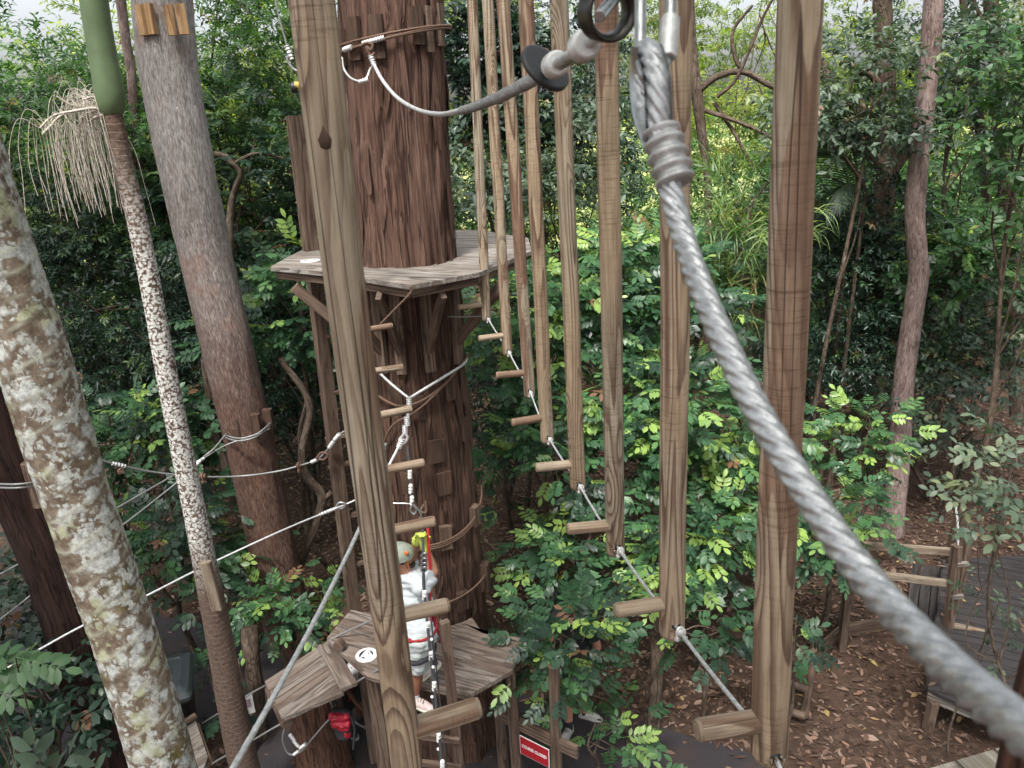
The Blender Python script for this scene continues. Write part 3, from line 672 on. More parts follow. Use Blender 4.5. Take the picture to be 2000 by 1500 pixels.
def clamp(mb, p, d, r):
    """U bolt grip on a wire rope: saddle, bow, two nuts"""
    d = unit(d); s_ = unit(np.cross(d, (0, 0, 1))); u = np.cross(s_, d)
    mb.tube([p-d*r*1.6, p+d*r*1.6], [r*1.7, r*1.7], n=10)
    bow = [p+s_*r*1.9*math.cos(t)+u*(r*2.3*math.sin(t)) for t in np.linspace(0, math.pi, 9)]
    bow = [p+s_*r*1.9-u*r*4.2]+bow+[p-s_*r*1.9-u*r*4.2]
    mb.tube(bow, r*.62, n=8)
    for sg in (1, -1): mb.tube([p+sg*s_*r*1.9-u*r*2.4, p+sg*s_*r*1.9-u*r*3.6], [r*1.25]*2, n=6)
def log_mesh(mb, a, b, r, n=26, step=.035, r1=None):
    a, b = np.asarray(a), np.asarray(b); L = np.linalg.norm(b-a); q = np.linspace(0, 1, max(4, int(L/step))); P = a+(b-a)*q[:, None]
    so = RND.random()*30
    P[:, 0] += [.004*mnoise.noise(Vector((so, l*1.6*L, 0))) for l in q]
    rr = r*np.array([1+.035*mnoise.noise(Vector((so, 9, l*1.3*L))) for l in q])
    if r1: rr = rr*np.linspace(1, r1/r, len(rr))
    mb.tube(P, rr, n=n, wob=.022, wsc=2.5, seed=so, roundcap=.25)
ordn = ['nearest', 'second', 'third', 'fourth', 'fifth', 'sixth', 'seventh', 'farthest']
right_rows = [  # bottom px, top px at y=0, hole px, peg outer, peg inner, s
    ((1500, 1466), (1565, 0), (1519, 1440), (1368, 1424), (1484, 1388), 1.55),
    ((1313, 1232), (1320, 0), (1325, 1207), (1205, 1190), (1300, 1166), 2.25),
    ((1202, 1075), (1184, 0), (1211, 1058), (1111, 1031), (1187, 1019), 2.95),
    ((1128, 948), (1092, 0), (1135, 938), (1050, 911), (1115, 903), 3.62),
    ((1069, 858), (1027, 0), (1076, 848), (1003, 823), (1058, 813), 4.27),
    ((1034, 770), (983, 0), (1039, 756), (972, 731), (1023, 727), 4.9),
    ((991, 688), (952, 0), (995, 680), (937, 659), (981, 655), 5.5),
    ((950, 622), (922, 0), (953, 616), (896, 598), (939, 596), 6.05)]
left_rows = [
    ((793, 1494), (608, 0), (791, 1476), (930, 1383), (806, 1406), 1.57),
    ((758, 1262), (612, 0), (755, 1243), (873, 1182), (776, 1194), 2.2),
    ((747, 1094), (622, 0), (744, 1080), (846, 1018), (760, 1028), 2.95),
    ((737, 972), (625, 0), (734, 962), (825, 904), (752, 912), 3.6),
    ((729, 868), (628, 0), (726, 858), (802, 799), (741, 806), 4.25),
    ((721, 778), (631, 0), (718, 770), (784, 717), (731, 721), 4.85),
    ((713, 698), (633, 0), (710, 690), (764, 636), (720, 640), 5.5)]
def cone(mb, c, d, r, L):
    mb.tube([c, c+unit(d)*L], [r, r*.7], n=10)
rowholes = {}
for side, rows, wpx in (('right', right_rows, 75), ('left', left_rows, 75)):
    holes = []
    for k, (bot, top, hole, po, pi_, s) in enumerate(rows):
        B = atS(*bot, s); Y = B[1]; T0 = atY(*top, Y); d_ = unit(T0-B); T = T0+d_*.45
        r = .0375 if side == 'right' else .0335
        if side == 'right':
            lb = f'{ordn[k]} hanging log in the right hand row' + (', its bare foot low in the frame' if k == 0 else ', closest to the upper platform' if k == 7 else ', counted from the camera')
        else:
            lb = ['thick weathered hanging log with a diamond knot, nearest on the left', 'hanging log right behind the nearest left log, peg over the climber\'s waist', 'hanging log of the left row whose peg passes above the climber\'s gloves', 'hanging log of the left row whose peg crosses the marked safety rope', 'hanging log of the left row whose peg sits under the white cable fork', 'hanging log of the left row with its peg beside the rusty sling ferrule', 'farthest left hanging log with its peg just under the upper platform'][k]
        H = thing('hanging_log', lb, 'hanging log', B, 'hanging logs of the footbridge')
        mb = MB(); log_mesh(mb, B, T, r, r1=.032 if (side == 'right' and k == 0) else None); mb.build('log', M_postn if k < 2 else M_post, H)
        if side == 'right': pi_ = (pi_[0], pi_[1]-4); po = (po[0], po[1]+2)
        zp = atS(*pi_, s)[2]; p_in = atS(*pi_, s); p_out = atZ(*po, zp)
        ax = B+d_*((p_in-B) @ d_); p_in2 = ax+unit(p_out-ax)*r*.6
        mb = MB(); log_mesh(mb, p_in2, p_out, .0225 if k else .0235, n=18, step=.02); mb.build('foot_peg', M_peg, H)
        hp = atS(*hole, s); hz = B+d_*((hp-B) @ d_); od = unit(hp-hz)
        pv = holes[-1][0] if holes else hz+(A(.10, -.75, -.20) if side == 'right' else A(.02, -.5, -.1)); od = unit(pv-hz)
        hc = hz+od*r*.93; mb = MB()
        mb.tube([hc-od*.012, hc+od*.0035], [.017, .013], n=12); mb.build('hole_dark_plug', M_blk, H)  # solid black plug, its colour standing in for the shade inside a hole
        mb = MB()   # splintered pale rim
        for t in np.linspace(0, 2*math.pi, 9, endpoint=False):
            v1 = unit(np.cross(od, (0, 0, 1))); v2 = np.cross(v1, od)
            q = hc+od*.002+(v1*math.cos(t)+v2*math.sin(t))*.0165
            mb.tube([q-A(0, 0, 1)*.006, q+od*.004-A(0, 0, RND.uniform(.005, .016))], [.004, .0012], n=5)
        mb.build('splintered_rim', M_peg, H)
        if k == 0 and side == 'left':      # the dark diamond shaped knot near the top
            kc = atY(648, 282, Y); axk = B+d_*((kc-B) @ d_); kn = unit(axk*0+A(.03, -1, .15)); kc = axk+kn*r*.97; ks = unit(np.cross(d_, kn)); mb = MB()
            ring = [kc+d_*.027, kc+ks*.0105+d_*.003, kc+ks*.008-d_*.010, kc-d_*.014, kc-ks*.008-d_*.010, kc-ks*.0105+d_*.003]
            rin = [kc+(p-kc)*.62+kn*.0035 for p in ring]; rb = [p-kn*.004 for p in ring]
            mb.add(rb+ring+rin+[kc+kn*.0055-d_*.004], [(i, (i+1) % 6, 6+(i+1) % 6, 6+i) for i in range(6)]+[(6+i, 6+(i+1) % 6, 12+(i+1) % 6, 12+i) for i in range(6)]+[(12+i, 12+(i+1) % 6, 18) for i in range(6)]); mb.build('knot', M_blockdk, H)
        if k == 0 and side == 'right':
            q = atS(1513, 1390, s); MB().tube([q-FW*0+A(0, -.005, 0), q+A(0, -.05, .01)], [.008, .008], n=10).build('bolt', M_alu, H)
        holes.append((hz, od, r))
    rowholes[side] = holes
    # the foot cable threaded through every log
    c0 = thing('foot_cable', 'steel foot cable threaded through the right hand hanging logs' if side == 'right' else 'steel foot cable threaded through the left hand hanging logs', 'cable', holes[0][0])
    pts = [holes[0][0]+(A(.10, -.75, -.20) if side == 'right' else A(.02, -.5, -.1))]
    for (h, od, r) in holes: pts.append(h)
    if side == 'right': pts.append(A(*trunk_c(4.7)[0], 0)*A(1, 1, 0)+A(.35, -.33, 4.75))
    else: pts.append(A(*trunk_c(4.7)[0], 0)*A(1, 1, 0)+A(-.35, -.33, 4.7))
    mb = MB()
    for i in range(len(pts)-1): rope(mb, sag(pts[i], pts[i+1], .012*np.linalg.norm(pts[i+1]-pts[i]), 10), .0052, n=12 if i < 4 else 8, step=.011 if i < 4 else .03)
    mb.build('wire_rope', M_steel, c0)
    for (h, od, r) in holes:
        mb = MB(); clamp(mb, h+od*(r+.048)+A(0, 0, -.002), od, .0062); mb.build('rope_clamp', M_alu, c0)

# ------------------------------------------------------------------ near rigging
NC = thing('safety_cable', 'thick blurred steel cable sweeping down to the bottom right corner', 'cable', atS(1310, 370, .45))
pts = spline([atS(x, y, s) for x, y, s in [(1305, 352, .452), (1330, 450, .445), (1362, 545, .42), (1410, 660, .39), (1486, 815, .362), (1590, 985, .332), (1700, 1140, .302), (1850, 1298, .255), (2000, 1428, .21), (2140, 1545, .18)]], 14)
mb = MB(); rope(mb, pts, .0064, n=48, pitch=.060, step=.0018, amp=.36); mb.build('wire_rope', M_big, NC)
mb = MB(); ferrule(mb, atS(1305, 305, .452), atS(1320, 362, .449)-atS(1288, 250, .456), .0112, .034, n=24, rings=4); mb.build('ferrule', plain('dull_ferrule', (.46, .46, .455), .45, .5, var=.4, sc=140), NC)
# eye of the cable round its thimble
cE = atS(1272, 190, .462); ax = unit(atS(1262, 60, .470)-atS(1300, 300, .452)); side_v = unit(FW*.95-RT*.06+UP*.3); side_v = unit(side_v-ax*(side_v @ ax))
def tear(t, w_, h_): 
    a = t*2*math.pi; x = w_*math.sin(a)*(1-.35*(1-math.cos(a))/2*0); y = h_*math.cos(a)
    k = 1-.55*max(0, -math.cos(a)); return x*k, y
loop = [];
for t in np.linspace(0, 1, 40, endpoint=False):
    x, y = tear(t, .0165, .031); loop.append(cE+side_v*x+ax*y)
mb = MB(); rope(mb, np.array(loop+[loop[0]]), .0064, n=36, pitch=.058, step=.002, amp=.42); mb.build('cable_eye', M_big, NC)
mb = MB(); nrm = unit(np.cross(side_v, ax)); sec = []
K = 44
for t in np.linspace(0, 1, K, endpoint=False):
    x, y = tear(t, .0165, .031)
    for (o, k) in ((-.0085, 1.12), (-.0065, .86), (0, .70), (.0065, .86), (.0085, 1.12)): sec.append(cE+side_v*x*k+ax*y*k+nrm*o)
mb.add(sec, [(i*5+j, i*5+j+1, ((i+1) % K)*5+j+1, ((i+1) % K)*5+j) for i in range(K) for j in range(4)])
mb.build('thimble', M_shiny, NC)
QL = thing('quick_link', 'steel quick link with hex sleeve holding the thick cable eye', 'quick link', atS(1270, 120, .466))
l0 = atS(1252, -150, .478); l1 = atS(1252, 120, .468); b1 = atS(1268, 152, .464); r1_ = atS(1294, 135, .462); r2 = atS(1304, 90, .464); r3 = atS(1310, 10, .467); r4 = atS(1312, -150, .474)
mb = MB(); mb.tube(spline([atS(1282, -215, .478), l0, atS(1251, 0, .473), l1, b1, r1_, r2, r3, r4, atS(1290, -212, .478)], 8), .0037, n=16); mb.build('link_body', M_shiny, QL)
mb = MB(); q0, q1 = atS(1303, 112, .4615), atS(1309, 36, .465); mb.tube([q0, q1], [.0062, .0062], n=6); mb.build('hex_sleeve', M_alu, QL)
for q in mb.sm: pass
# zip line to the trunk with bump stop disc
ZC = thing('zip_cable', 'zip line cable with black bump stop disc drooping to the red trunk', 'cable', atS(1000, 175, .8))
zp = spline([atS(x, y, s) for x, y, s in [(1165, 72, .555), (1130, 97, .60), (1085, 125, .68), (1050, 150, .78), (1010, 172, .98), (960, 196, 1.35), (905, 215, 2.0), (855, 223, 2.8), (812, 213, 3.6), (775, 190, 4.4), (748, 158, 5.0), (728, 122, 5.42)]], 12)
zr = np.interp(np.linspace(0, 1, len(zp)), [0, .2, .4, .6, .8, 1], [.0042, .0046, .0062, .0085, .0115, .0125])
mb = MB(); mb.tube(zp, zr, n=14); mb.build('wire_rope', M_steel, ZC)
mb = MB(); n0 = int(len(zp)*.25); n1 = int(len(zp)*.56)   # spring coil over the cable
seg = zp[n0:n1]; L = np.concatenate([[0], np.cumsum(np.linalg.norm(np.diff(seg, axis=0), axis=1))]); q = np.linspace(0, L[-1], int(L[-1]/.0016))
C_ = np.stack([np.interp(q, L, seg[:, i]) for i in range(3)], 1); rr = np.interp(q, L, zr[n0:n1]); T_ = np.gradient(C_, axis=0); T_ /= np.linalg.norm(T_, axis=1)[:, None]
e1 = np.cross(T_, A(0, 0, 1)); e1 /= np.linalg.norm(e1, axis=1)[:, None]; e2 = np.cross(T_, e1); ph = np.cumsum(np.full(len(q), .0016)/(rr*1.05))*2*math.pi/2.2
mb.tube(C_+(e1*np.cos(ph)[:, None]+e2*np.sin(ph)[:, None])*rr[:, None]*1.15, rr*.33, n=5, caps=False); mb.build('spring', M_steelb, ZC)
dd = unit(zp[14]-zp[40]); dc = atS(1065, 133, .735); dn2 = unit(RT*.52+UP*.42-FW*.74)
mb = MB(); mb.tube([dc-dn2*.0028, dc-dn2*.002, dc+dn2*.002, dc+dn2*.0028], [.0255, .0275, .0275, .0255], n=40, capk=.01); mb.build('stop_disc', M_blackrub, ZC)
for (x, y, s, L) in ((1140, 90, .585, .026), (1084, 127, .69, .028)):
    mb = MB(); ferrule(mb, atS(x, y, s), dd, .0102, L, n=20, rings=5); mb.build('ferrule', M_alu, ZC)
mb = MB(); e0 = atS(1155, 72, .575); mb.tube([e0+A(.004, 0, -.006), atS(1095, 128, .672)], [.004, .004], n=10); mb.build('cable_tail', M_steelb, ZC)
# dark thimble ring and pin at its upper end
RG = thing('shackle', 'dark steel ring thimble with a pin at the top of the zip line', 'shackle', atS(1185, 40, .55))
c = atS(1186, 22, .545); rn = unit(-FW*.80+RT*.42-UP*.42); u1 = unit(np.cross(rn, UP)); u2 = np.cross(rn, u1); V = []; K = 40
for i in range(K):
    t = 2*math.pi*i/K; e = u1*math.cos(t)+u2*math.sin(t)
    for (o, r_) in ((-.009, .0205), (-.0085, .0175), (-.003, .0148), (.003, .0148), (.0085, .0175), (.009, .0205), (.006, .0212), (0, .019), (-.006, .0212)): V.append(c+e*r_+rn*o)
mb = MB(); mb.add(V, [(i*9+j, i*9+(j+1) % 9, ((i+1) % K)*9+(j+1) % 9, ((i+1) % K)*9+j) for i in range(K) for j in range(9)]); mb.build('ring', M_ironband, RG)
mb = MB(); mb.tube([atS(1171, 32, .52), atS(1230, -40, .56)], [.0045, .0045], n=14); mb.build('pin', M_shiny, RG)

# ------------------------------------------------------------------ slings and cables on the big trunk
def ringpath(z0, tilt=0.0, dirn=0.0, off=.012, n=72, a0=0, a1=360):
    out = []
    for t in np.linspace(math.radians(a0), math.radians(a1), n, endpoint=not (a1-a0 == 360)):
        z = z0+tilt*math.cos(t-dirn); c, r = trunk_c(z); out.append((c[0]+(r+off)*math.cos(t), c[1]+(r+off)*math.sin(t), z))
    return out
SL = thing('wire_sling', 'rusty wire sling round the red trunk above the upper platform', 'sling', A(*TC0[:2], 6.8), 'wire slings round the trunks')
mb = MB()
for dz, tl in ((6.955, .07), (6.93, .10), (6.925, .085)): mb.tube(ringpath(dz, tl, .2, .065), .009, n=8, closed=True)
mb.build('wire_rope', M_rust, SL)
rpn = [A(*p) for p in ringpath(6.935, .095, .2, .068, 360)]
ferrs(SL, [(rpn[q], rpn[q+2]-rpn[q], .019, .085) for q in (232, 255, 265)])
mb = MB(); P = spline([atY(x, y, 5.96) for x, y in [(704, 90), (716, 84), (727, 88), (724, 98), (716, 92), (724, 110), (732, 103)]], 6); mb.tube(P, .012, n=8); mb.build('shackle', M_rust, SL)
mb = MB(); P = spline([atY(x, y, Y) for x, y, Y in [(668, 112, 5.95), (671, 133, 5.93), (684, 152, 5.92), (703, 159, 5.93), (716, 152, 5.95), (722, 138, 5.97), (728, 128, 5.97)]], 6); mb.tube(P, .009, n=8); mb.build('cable_loop', M_steel, SL); ferrs(SL, [(atY(710, 158, 5.93), (1, 0, .2), .017, .07), (atY(727, 118, 5.95), (.3, 0, -1), .02, .07)])
S2 = thing('wire_sling', 'slack dark wire sling round the red trunk under the upper platform', 'sling', A(*TC0[:2], 4.1), 'wire slings round the trunks')
mb = MB()
P = [(A(trunk_c(z)[0][0]+(trunk_c(z)[1]+.06)*math.cos(math.radians(a)), 6.5+(trunk_c(z)[1]+.06)*math.sin(math.radians(a)), z)) for a, z in ((200, 4.25), (225, 4.12), (255, 4.02), (280, 4.06), (310, 4.2), (345, 4.35))]
mb.tube(spline(P, 8), .012, n=8)
P = [(A(trunk_c(z)[0][0]+(trunk_c(z)[1]+.07)*math.cos(math.radians(a)), 6.5+(trunk_c(z)[1]+.07)*math.sin(math.radians(a)), z)) for a, z in ((232, 3.52), (240, 3.72), (252, 3.86), (275, 3.98), (305, 4.18), (340, 4.34))]
mb.tube(spline(P, 8), .011, n=8)
mb.build('wire_rope', M_rust, S2)
mb = MB(); ferrule(mb, P[0]+(P[1]-P[0])*.45, P[1]-P[0], .021, .09); mb.build('ferrule', M_alu, S2)
S3 = thing('wire_sling', 'rusty wire sling low on the trunk above the climber', 'sling', A(*TC0[:2], 2.7), 'wire slings round the trunks')
mb = MB()
for z0 in (2.62, 2.60, 2.64): mb.tube([A(trunk_c(z)[0][0]+(trunk_c(z)[1]+.055)*math.cos(math.radians(a)), 6.5+(trunk_c(z)[1]+.055)*math.sin(math.radians(a)), z) for a, z in zip(np.linspace(185, 365, 40), z0+.24*((np.linspace(-1, 1, 40)+.12)**2))], .010, n=8)
mb.build('wire_rope', M_rust, S3)
S4 = thing('wire_sling', 'dark wire sling round the trunk foot just above the lower platform', 'sling', A(*TC0[:2], 2.0), 'wire slings round the trunks')
mb = MB(); mb.tube(ringpath(2.0, .08, 0.2, .06), .010, n=8, closed=True); mb.build('wire_rope', M_rust, S4)
def trk(px, py, off=.06):   # a pixel on the trunk's front surface
    q = ray(px, py); lo_, hi_ = 4.5, 6.5
    for _ in range(50):
        m_ = (lo_+hi_)/2; p = EYE+q*(m_/q[1]); c, r = trunk_c(p[2])
        if np.hypot(p[0]-c[0], p[1]-c[1]) > r+off: lo_ = m_
        else: hi_ = m_
    return p
# white forked cable, its links, and the marked safety rope below it
YC = thing('forked_cable', 'white forked cable in front of the trunk below the upper platform', 'cable', trk(800, 778, .3))
j = trk(799, 778, .28)
mb = MB()
mb.tube(spline([trk(912, 690, .04), trk(908, 708, .07), trk(880, 728, .15), j], 8), .0125, n=10)
mb.tube(spline([trk(728, 715, .1), trk(762, 748, .2), j], 8), .0115, n=10)
mb.tube(spline([j, trk(798, 795, .3), trk(796, 822, .32)], 5), .016, n=10); mb.build('wire_rope', M_steel, YC)
ferrs(YC, [(trk(799, 784, .3), (0, 0, 1), .021, .07), (trk(795, 823, .33), (0, 0, 1), .023, .07), (trk(791, 839, .33), (.1, 0, 1), .023, .07)])
mb = MB(); mb.tube(spline([trk(792, 845, .34), trk(785, 853, .34), trk(780, 860, .34), trk(789, 866, .34), trk(796, 855, .34), trk(791, 846, .34)], 5), .012, n=8); ferrule(mb, trk(783, 865, .34), (.5, 0, 1), .025, .09); mb.build('shackle', M_alu, YC)
mb = MB(); mb.tube(sag(trk(780, 870, .35), trk(748, 932, .5), 0), .0125, n=10); mb.build('cable_tail', M_steel, YC)
SRp = thing('safety_rope', 'dark safety rope with white whippings hanging from the trunk past the climber', 'rope', trk(800, 880, .35))
rp = [atY(x, y, Y) for x, y, Y in [(796, 872, 5.55), (799, 905, 5.5), (802, 950, 5.45), (806, 985, 5.4)]]
mb = MB(); mb.tube(spline(rp, 8), .011, n=8); mb.build('rope', M_rope, SRp)
def whip(parent, pts, r=.021, nm='whipping'):
    for (x, y, Y) in pts:
        mb = MB()
        for k in (-6, 0, 6): p = atY(x, y+k, Y); mb.tube([p-A(0, 0, .007), p+A(0, 0, .007)], [r*.85, r*.85], n=12)
        mb.tube([atY(x, y-9, Y), atY(x, y+9, Y)], [.0135, .0135], n=10)
        mb.build(nm, M_white, parent)
whip(SRp, [(800.5, 926, 5.47), (802, 955, 5.44), (804.5, 978, 5.41)])
mb = MB(); mb.tube(spline([atY(x, y, 5.4) for x, y in [(806, 985), (801, 996), (808, 1004), (814, 996), (807, 985)]], 5), .010, n=8)
mb.tube(spline([atY(x, y, 5.42) for x, y in [(768, 983), (800, 984), (812, 990), (822, 1004), (820, 1012)]], 5), .008, n=8); mb.build('thimble', M_shiny, SRp)
mb = MB(); mb.tube(spline([trk(828, 985, .07), trk(822, 998, .1), trk(832, 1000, .1), trk(831, 978, .07)], 5), .012, n=8); mb.build('shackle', M_rust, SRp)
lw = [(823, 1008, 5.36), (825, 1030, 5.3), (826, 1060, 5.2), (827, 1100, 5.1), (828, 1150, 5.05), (834, 1210, 4.95), (840, 1270, 4.85), (847, 1330, 4.78), (855, 1410, 4.7), (864, 1500, 4.6), (870, 1560, 4.55)]
SR2 = thing('climbing_rope', 'grey climbing rope with paired white marks hanging beside the climber to the ground', 'rope', atY(840, 1270, 4.85))
mb = MB(); mb.tube(spline([atY(*a) for a in lw], 8), .0125, n=8)
mb.tube(spline([atY(x+9, y+8, Y+.03) for x, y, Y in lw[4:]], 8), .006, n=6); mb.build('rope', M_rope, SR2)
whip(SR2, [(829, 1163, 5.03), (835.5, 1224, 4.93), (842, 1281, 4.84), (848, 1340, 4.77), (857, 1440, 4.67), (864, 1494, 4.6)], .022)
for (x, y, Y) in ((843, 1249, 4.8), (846, 1303, 4.78), (844, 1361, 4.75), (856, 1463, 4.65)):
    o = MB().tube([atY(x, y, Y), atY(x+5, y+26, Y)], [.009, .009], n=8).build('cord', M_rope, SR2); MB().ball(atY(x, y, Y), .014, 10).build('cord_end', M_white, o)
mb = MB()
for y in (1085, 1095, 1104, 1112): 
    mb.tube(spline([atY(822, y, 5.08), atY(829, y-5, 5.05), atY(833, y, 5.06), atY(827, y+6, 5.08), atY(822, y, 5.08)], 4), .008, n=6)
mb.build('rope_grab', M_shiny, SR2)
RS = thing('red_strap', 'red webbing lanyard hanging beside the climber', 'strap', atY(835, 1040, 5.2))
mb = MB(); mb.tube(spline([atY(x, y, Y) for x, y, Y in [(834, 1012, 5.35), (836, 1040, 5.3), (838, 1080, 5.25), (841, 1130, 5.2), (840, 1170, 5.15), (842, 1215, 5.1), (851, 1240, 5.1)]], 6), .012, n=8, squash=(1, .3)); mb.build('webbing', plain('red_webbing', (.45, .015, .02), .7, var=.2), RS)
mb = MB(); mb.tube(spline([atY(x, y, 5.08) for x, y in [(851, 1236), (848, 1246), (853, 1254), (857, 1246), (852, 1236)]], 5), .007, n=8); mb.build('carabiner', M_shiny, RS)
# ------------------------------------------------------------------ other lines across the scene
def line(label, pts, r, mat, extra=None, name='steel_cable', n=8, lay=False):
    o = thing(name, label, 'cable', atY(*pts[0]) if len(pts[0]) == 3 else pts[0], 'steel cables of the course')
    P = spline([atY(*p) for p in pts], 8); mb = MB()
    if lay: rope(mb, P, r, n=14, step=.012)
    else: mb.tube(P, r, n=n)
    mb.build('wire_rope', mat, o)
    if extra:
        for (x, y, Y, L, rr) in extra:
            p = atY(x, y, Y); i = int(np.argmin(np.linalg.norm(P-p, axis=1))); i = min(max(i, 1), len(P)-2); ferrs(o, [(P[i], P[i+1]-P[i-1], rr, L)])
    return o
# white cable running down left in front (nearer than the climber)
o = thing('steel_cable', 'pale steel cable slanting from the nearest left log to the bottom edge', 'cable', atS(560, 1290, 1.75))
mb = MB(); rope(mb, sag(atS(712, 1010, 2.45), atS(438, 1530, 1.3), .02, 30), .0058, n=18, step=.008, pitch=.06, amp=.3); mb.build('wire_rope', M_steel, o)
o = line('dark slack cable from the pale palm to the tall ladder, shackled at the right', [(195, 898, 6.3), (232, 908, 6.4), (300, 922, 6.6), (393, 931, 6.8), (470, 930, 7.0), (540, 921, 7.0), (590, 908, 7.05), (620, 897, 7.05), (640, 878, 7.05), (662, 850, 7.0), (690, 832, 7.0)], .0105, M_steelb, [(230, 908, 6.4, .12, .02), (648, 868, 7.05, .1, .022), (658, 852, 7.0, .09, .022), (614, 899, 7.05, .07, .02)])
mb = MB(); mb.tube(spline([atY(x, y, 7.0) for x, y in [(618, 896), (628, 884), (640, 888), (634, 897), (622, 897)]], 5), .014, n=8); mb.build('shackle', M_rust, o)
for (x, y) in ((397, 930), (584, 909)):
    mb = MB(); clamp(mb, atY(x, y, 6.8 if x < 500 else 7.05), A(1, 0, 0), .016); mb.build('rope_clamp', M_rust, o)
o = line('long straight cable running from behind the nearest left log towards the lower left', [(700, 974, 6.9), (668, 988, 6.85), (560, 1032, 6.5), (400, 1106, 6.0), (277, 1168, 5.6), (150, 1228, 5.3), (-30, 1330, 4.9)], .0095, M_steel, [(640, 999, 6.7, .12, .018), (650, 996, 6.72, .1, .018)])
mb = MB(); mb.tube(spline([atY(x, y, 6.84) for x, y in [(654, 994), (662, 982), (675, 984), (670, 992), (656, 995)]], 5), .010, n=8); mb.build('thimble', M_shiny, o)
line('upper thin cable reaching the grey tree\'s blocks from the lower left', [(525, 838, 7.85), (500, 850, 7.75), (440, 870, 7.6), (384, 904, 7.3), (340, 928, 7.1), (232, 990, 6.6), (120, 1056, 6.2), (-20, 1132, 5.8)], .009, M_steelb, [(393, 899, 7.3, .1, .018), (380, 911, 7.25, .1, .018)])
line('lower thin cable from the grey tree\'s sling past the slim palm', [(441, 848, 7.75), (418, 876, 7.5), (398, 892, 7.4), (380, 912, 7.2), (330, 955, 7.0), (236, 1028, 6.5), (150, 1088, 6.2), (64, 1160, 5.9), (-20, 1225, 5.6)], .009, M_steelb, [(386, 906, 7.25, .1, .018)])
o = thing('wire_sling', 'pale cable sling round the grey tree\'s lower blocks', 'sling', atY(480, 850, 7.8), 'wire slings round the trunks')
mb = MB()
for dy in (0, 5): mb.tube(spline([atY(x, y+dy, Y) for x, y, Y in [(438, 846, 8.0), (446, 852, 7.75), (470, 856, 7.66), (500, 848, 7.7), (522, 832, 7.85), (530, 822, 8.05)]], 6), .009, n=8)
mb.build('wire_rope', M_steelb, o)
o = thing('wire_sling', 'double cable sling round the dark trunk at the left edge', 'sling', atY(40, 945, 5.7), 'wire slings round the trunks')
mb = MB()
for dy in (0, 7): mb.tube(spline([atY(x, y+dy, Y) for x, y, Y in [(-60, 930, 6.0), (-30, 942, 5.7), (20, 946, 5.55), (60, 943, 5.6), (100, 934, 5.8), (120, 925, 6.0)]], 6), .010, n=8)
mb.build('wire_rope', M_steelb, o)
line('cable from the low step to the near corner of the hanging plank step', [(395, 1413, 6.2), (440, 1385, 6.0), (480, 1360, 5.95), (527, 1334, 5.9)], .0095, M_steelb)
line('cable along the front of the hanging plank step', [(380, 1513, 5.5), (420, 1488, 5.5), (490, 1448, 5.4), (552, 1412, 5.35), (660, 1356, 5.4), (700, 1330, 5.4), (742, 1306, 5.35)], .0095, M_steelb)
line('cable across the lower platform from the log offcut', [(640, 1252, 5.85), (668, 1238, 5.85), (720, 1214, 5.8), (760, 1196, 5.7)], .0095, M_steelb)
o = line('slack cable loop hung on the stump under the plank step', [(556, 1420, 5.5), (552, 1445, 5.5), (560, 1468, 5.5), (572, 1474, 5.5), (590, 1466, 5.52), (612, 1440, 5.55), (636, 1412, 5.6), (650, 1398, 5.62), (651, 1386, 5.62), (646, 1372, 5.6)], .009, M_steelb)
ferrs(o, [(atY(571, 1441, 5.5), (.5, 0, -1), .017, .08), (atY(578, 1452, 5.5), (.5, 0, -1), .017, .08), (atY(592, 1457, 5.5), (1, 0, .8), .017, .08), (atY(579, 1470, 5.5), (1, 0, .8), .015, .07)])
o = thing('steel_cable', 'thin cable with a yellow and black pulley hanging top left of the nearest log', 'cable', atY(560, 80, 5.0))
mb = MB(); mb.tube(spline([atY(x, y, 5.0) for x, y in [(532, -60), (538, 0), (548, 45), (558, 80), (565, 103)]], 6), .0055, n=8); mb.tube(spline([atY(x, y, 5.0) for x, y in [(565, 103), (562, 118), (572, 134), (584, 140)]], 6), .009, n=8); mb.build('wire_rope', M_steelb, o)
mb = MB(); ferrule(mb, atY(565, 103, 5.0), (.3, 0, -1), .014, .08); mb.build('ferrule', M_alu, o)
mb = MB(); mb.disc(atY(575, 171, 4.9), (1, .2, 0), .032, .03, 18); mb.build('pulley', M_blackrub, o)
mb = MB(); mb.disc(atY(583, 168, 4.9), (1, .2, 0), .026, .04, 18); mb.build('pulley_cheek', plain('yellow_plastic', (.45, .3, .03), .5), o)
o = thing('steel_cable', 'rusty stay running up from a left peg to the upper platform\'s front corner', 'cable', atY(800, 575, 5.4))
mb = MB(); mb.tube(sag(atY(744, 632, 5.35), atY(803, 572, 5.35), 0, 8), .008, n=8); mb.tube(spline([atY(x, y, 5.33) for x, y in [(796, 580), (804, 568), (802, 560)]], 5), .012, n=8); mb.build('wire_rope', M_rust, o)
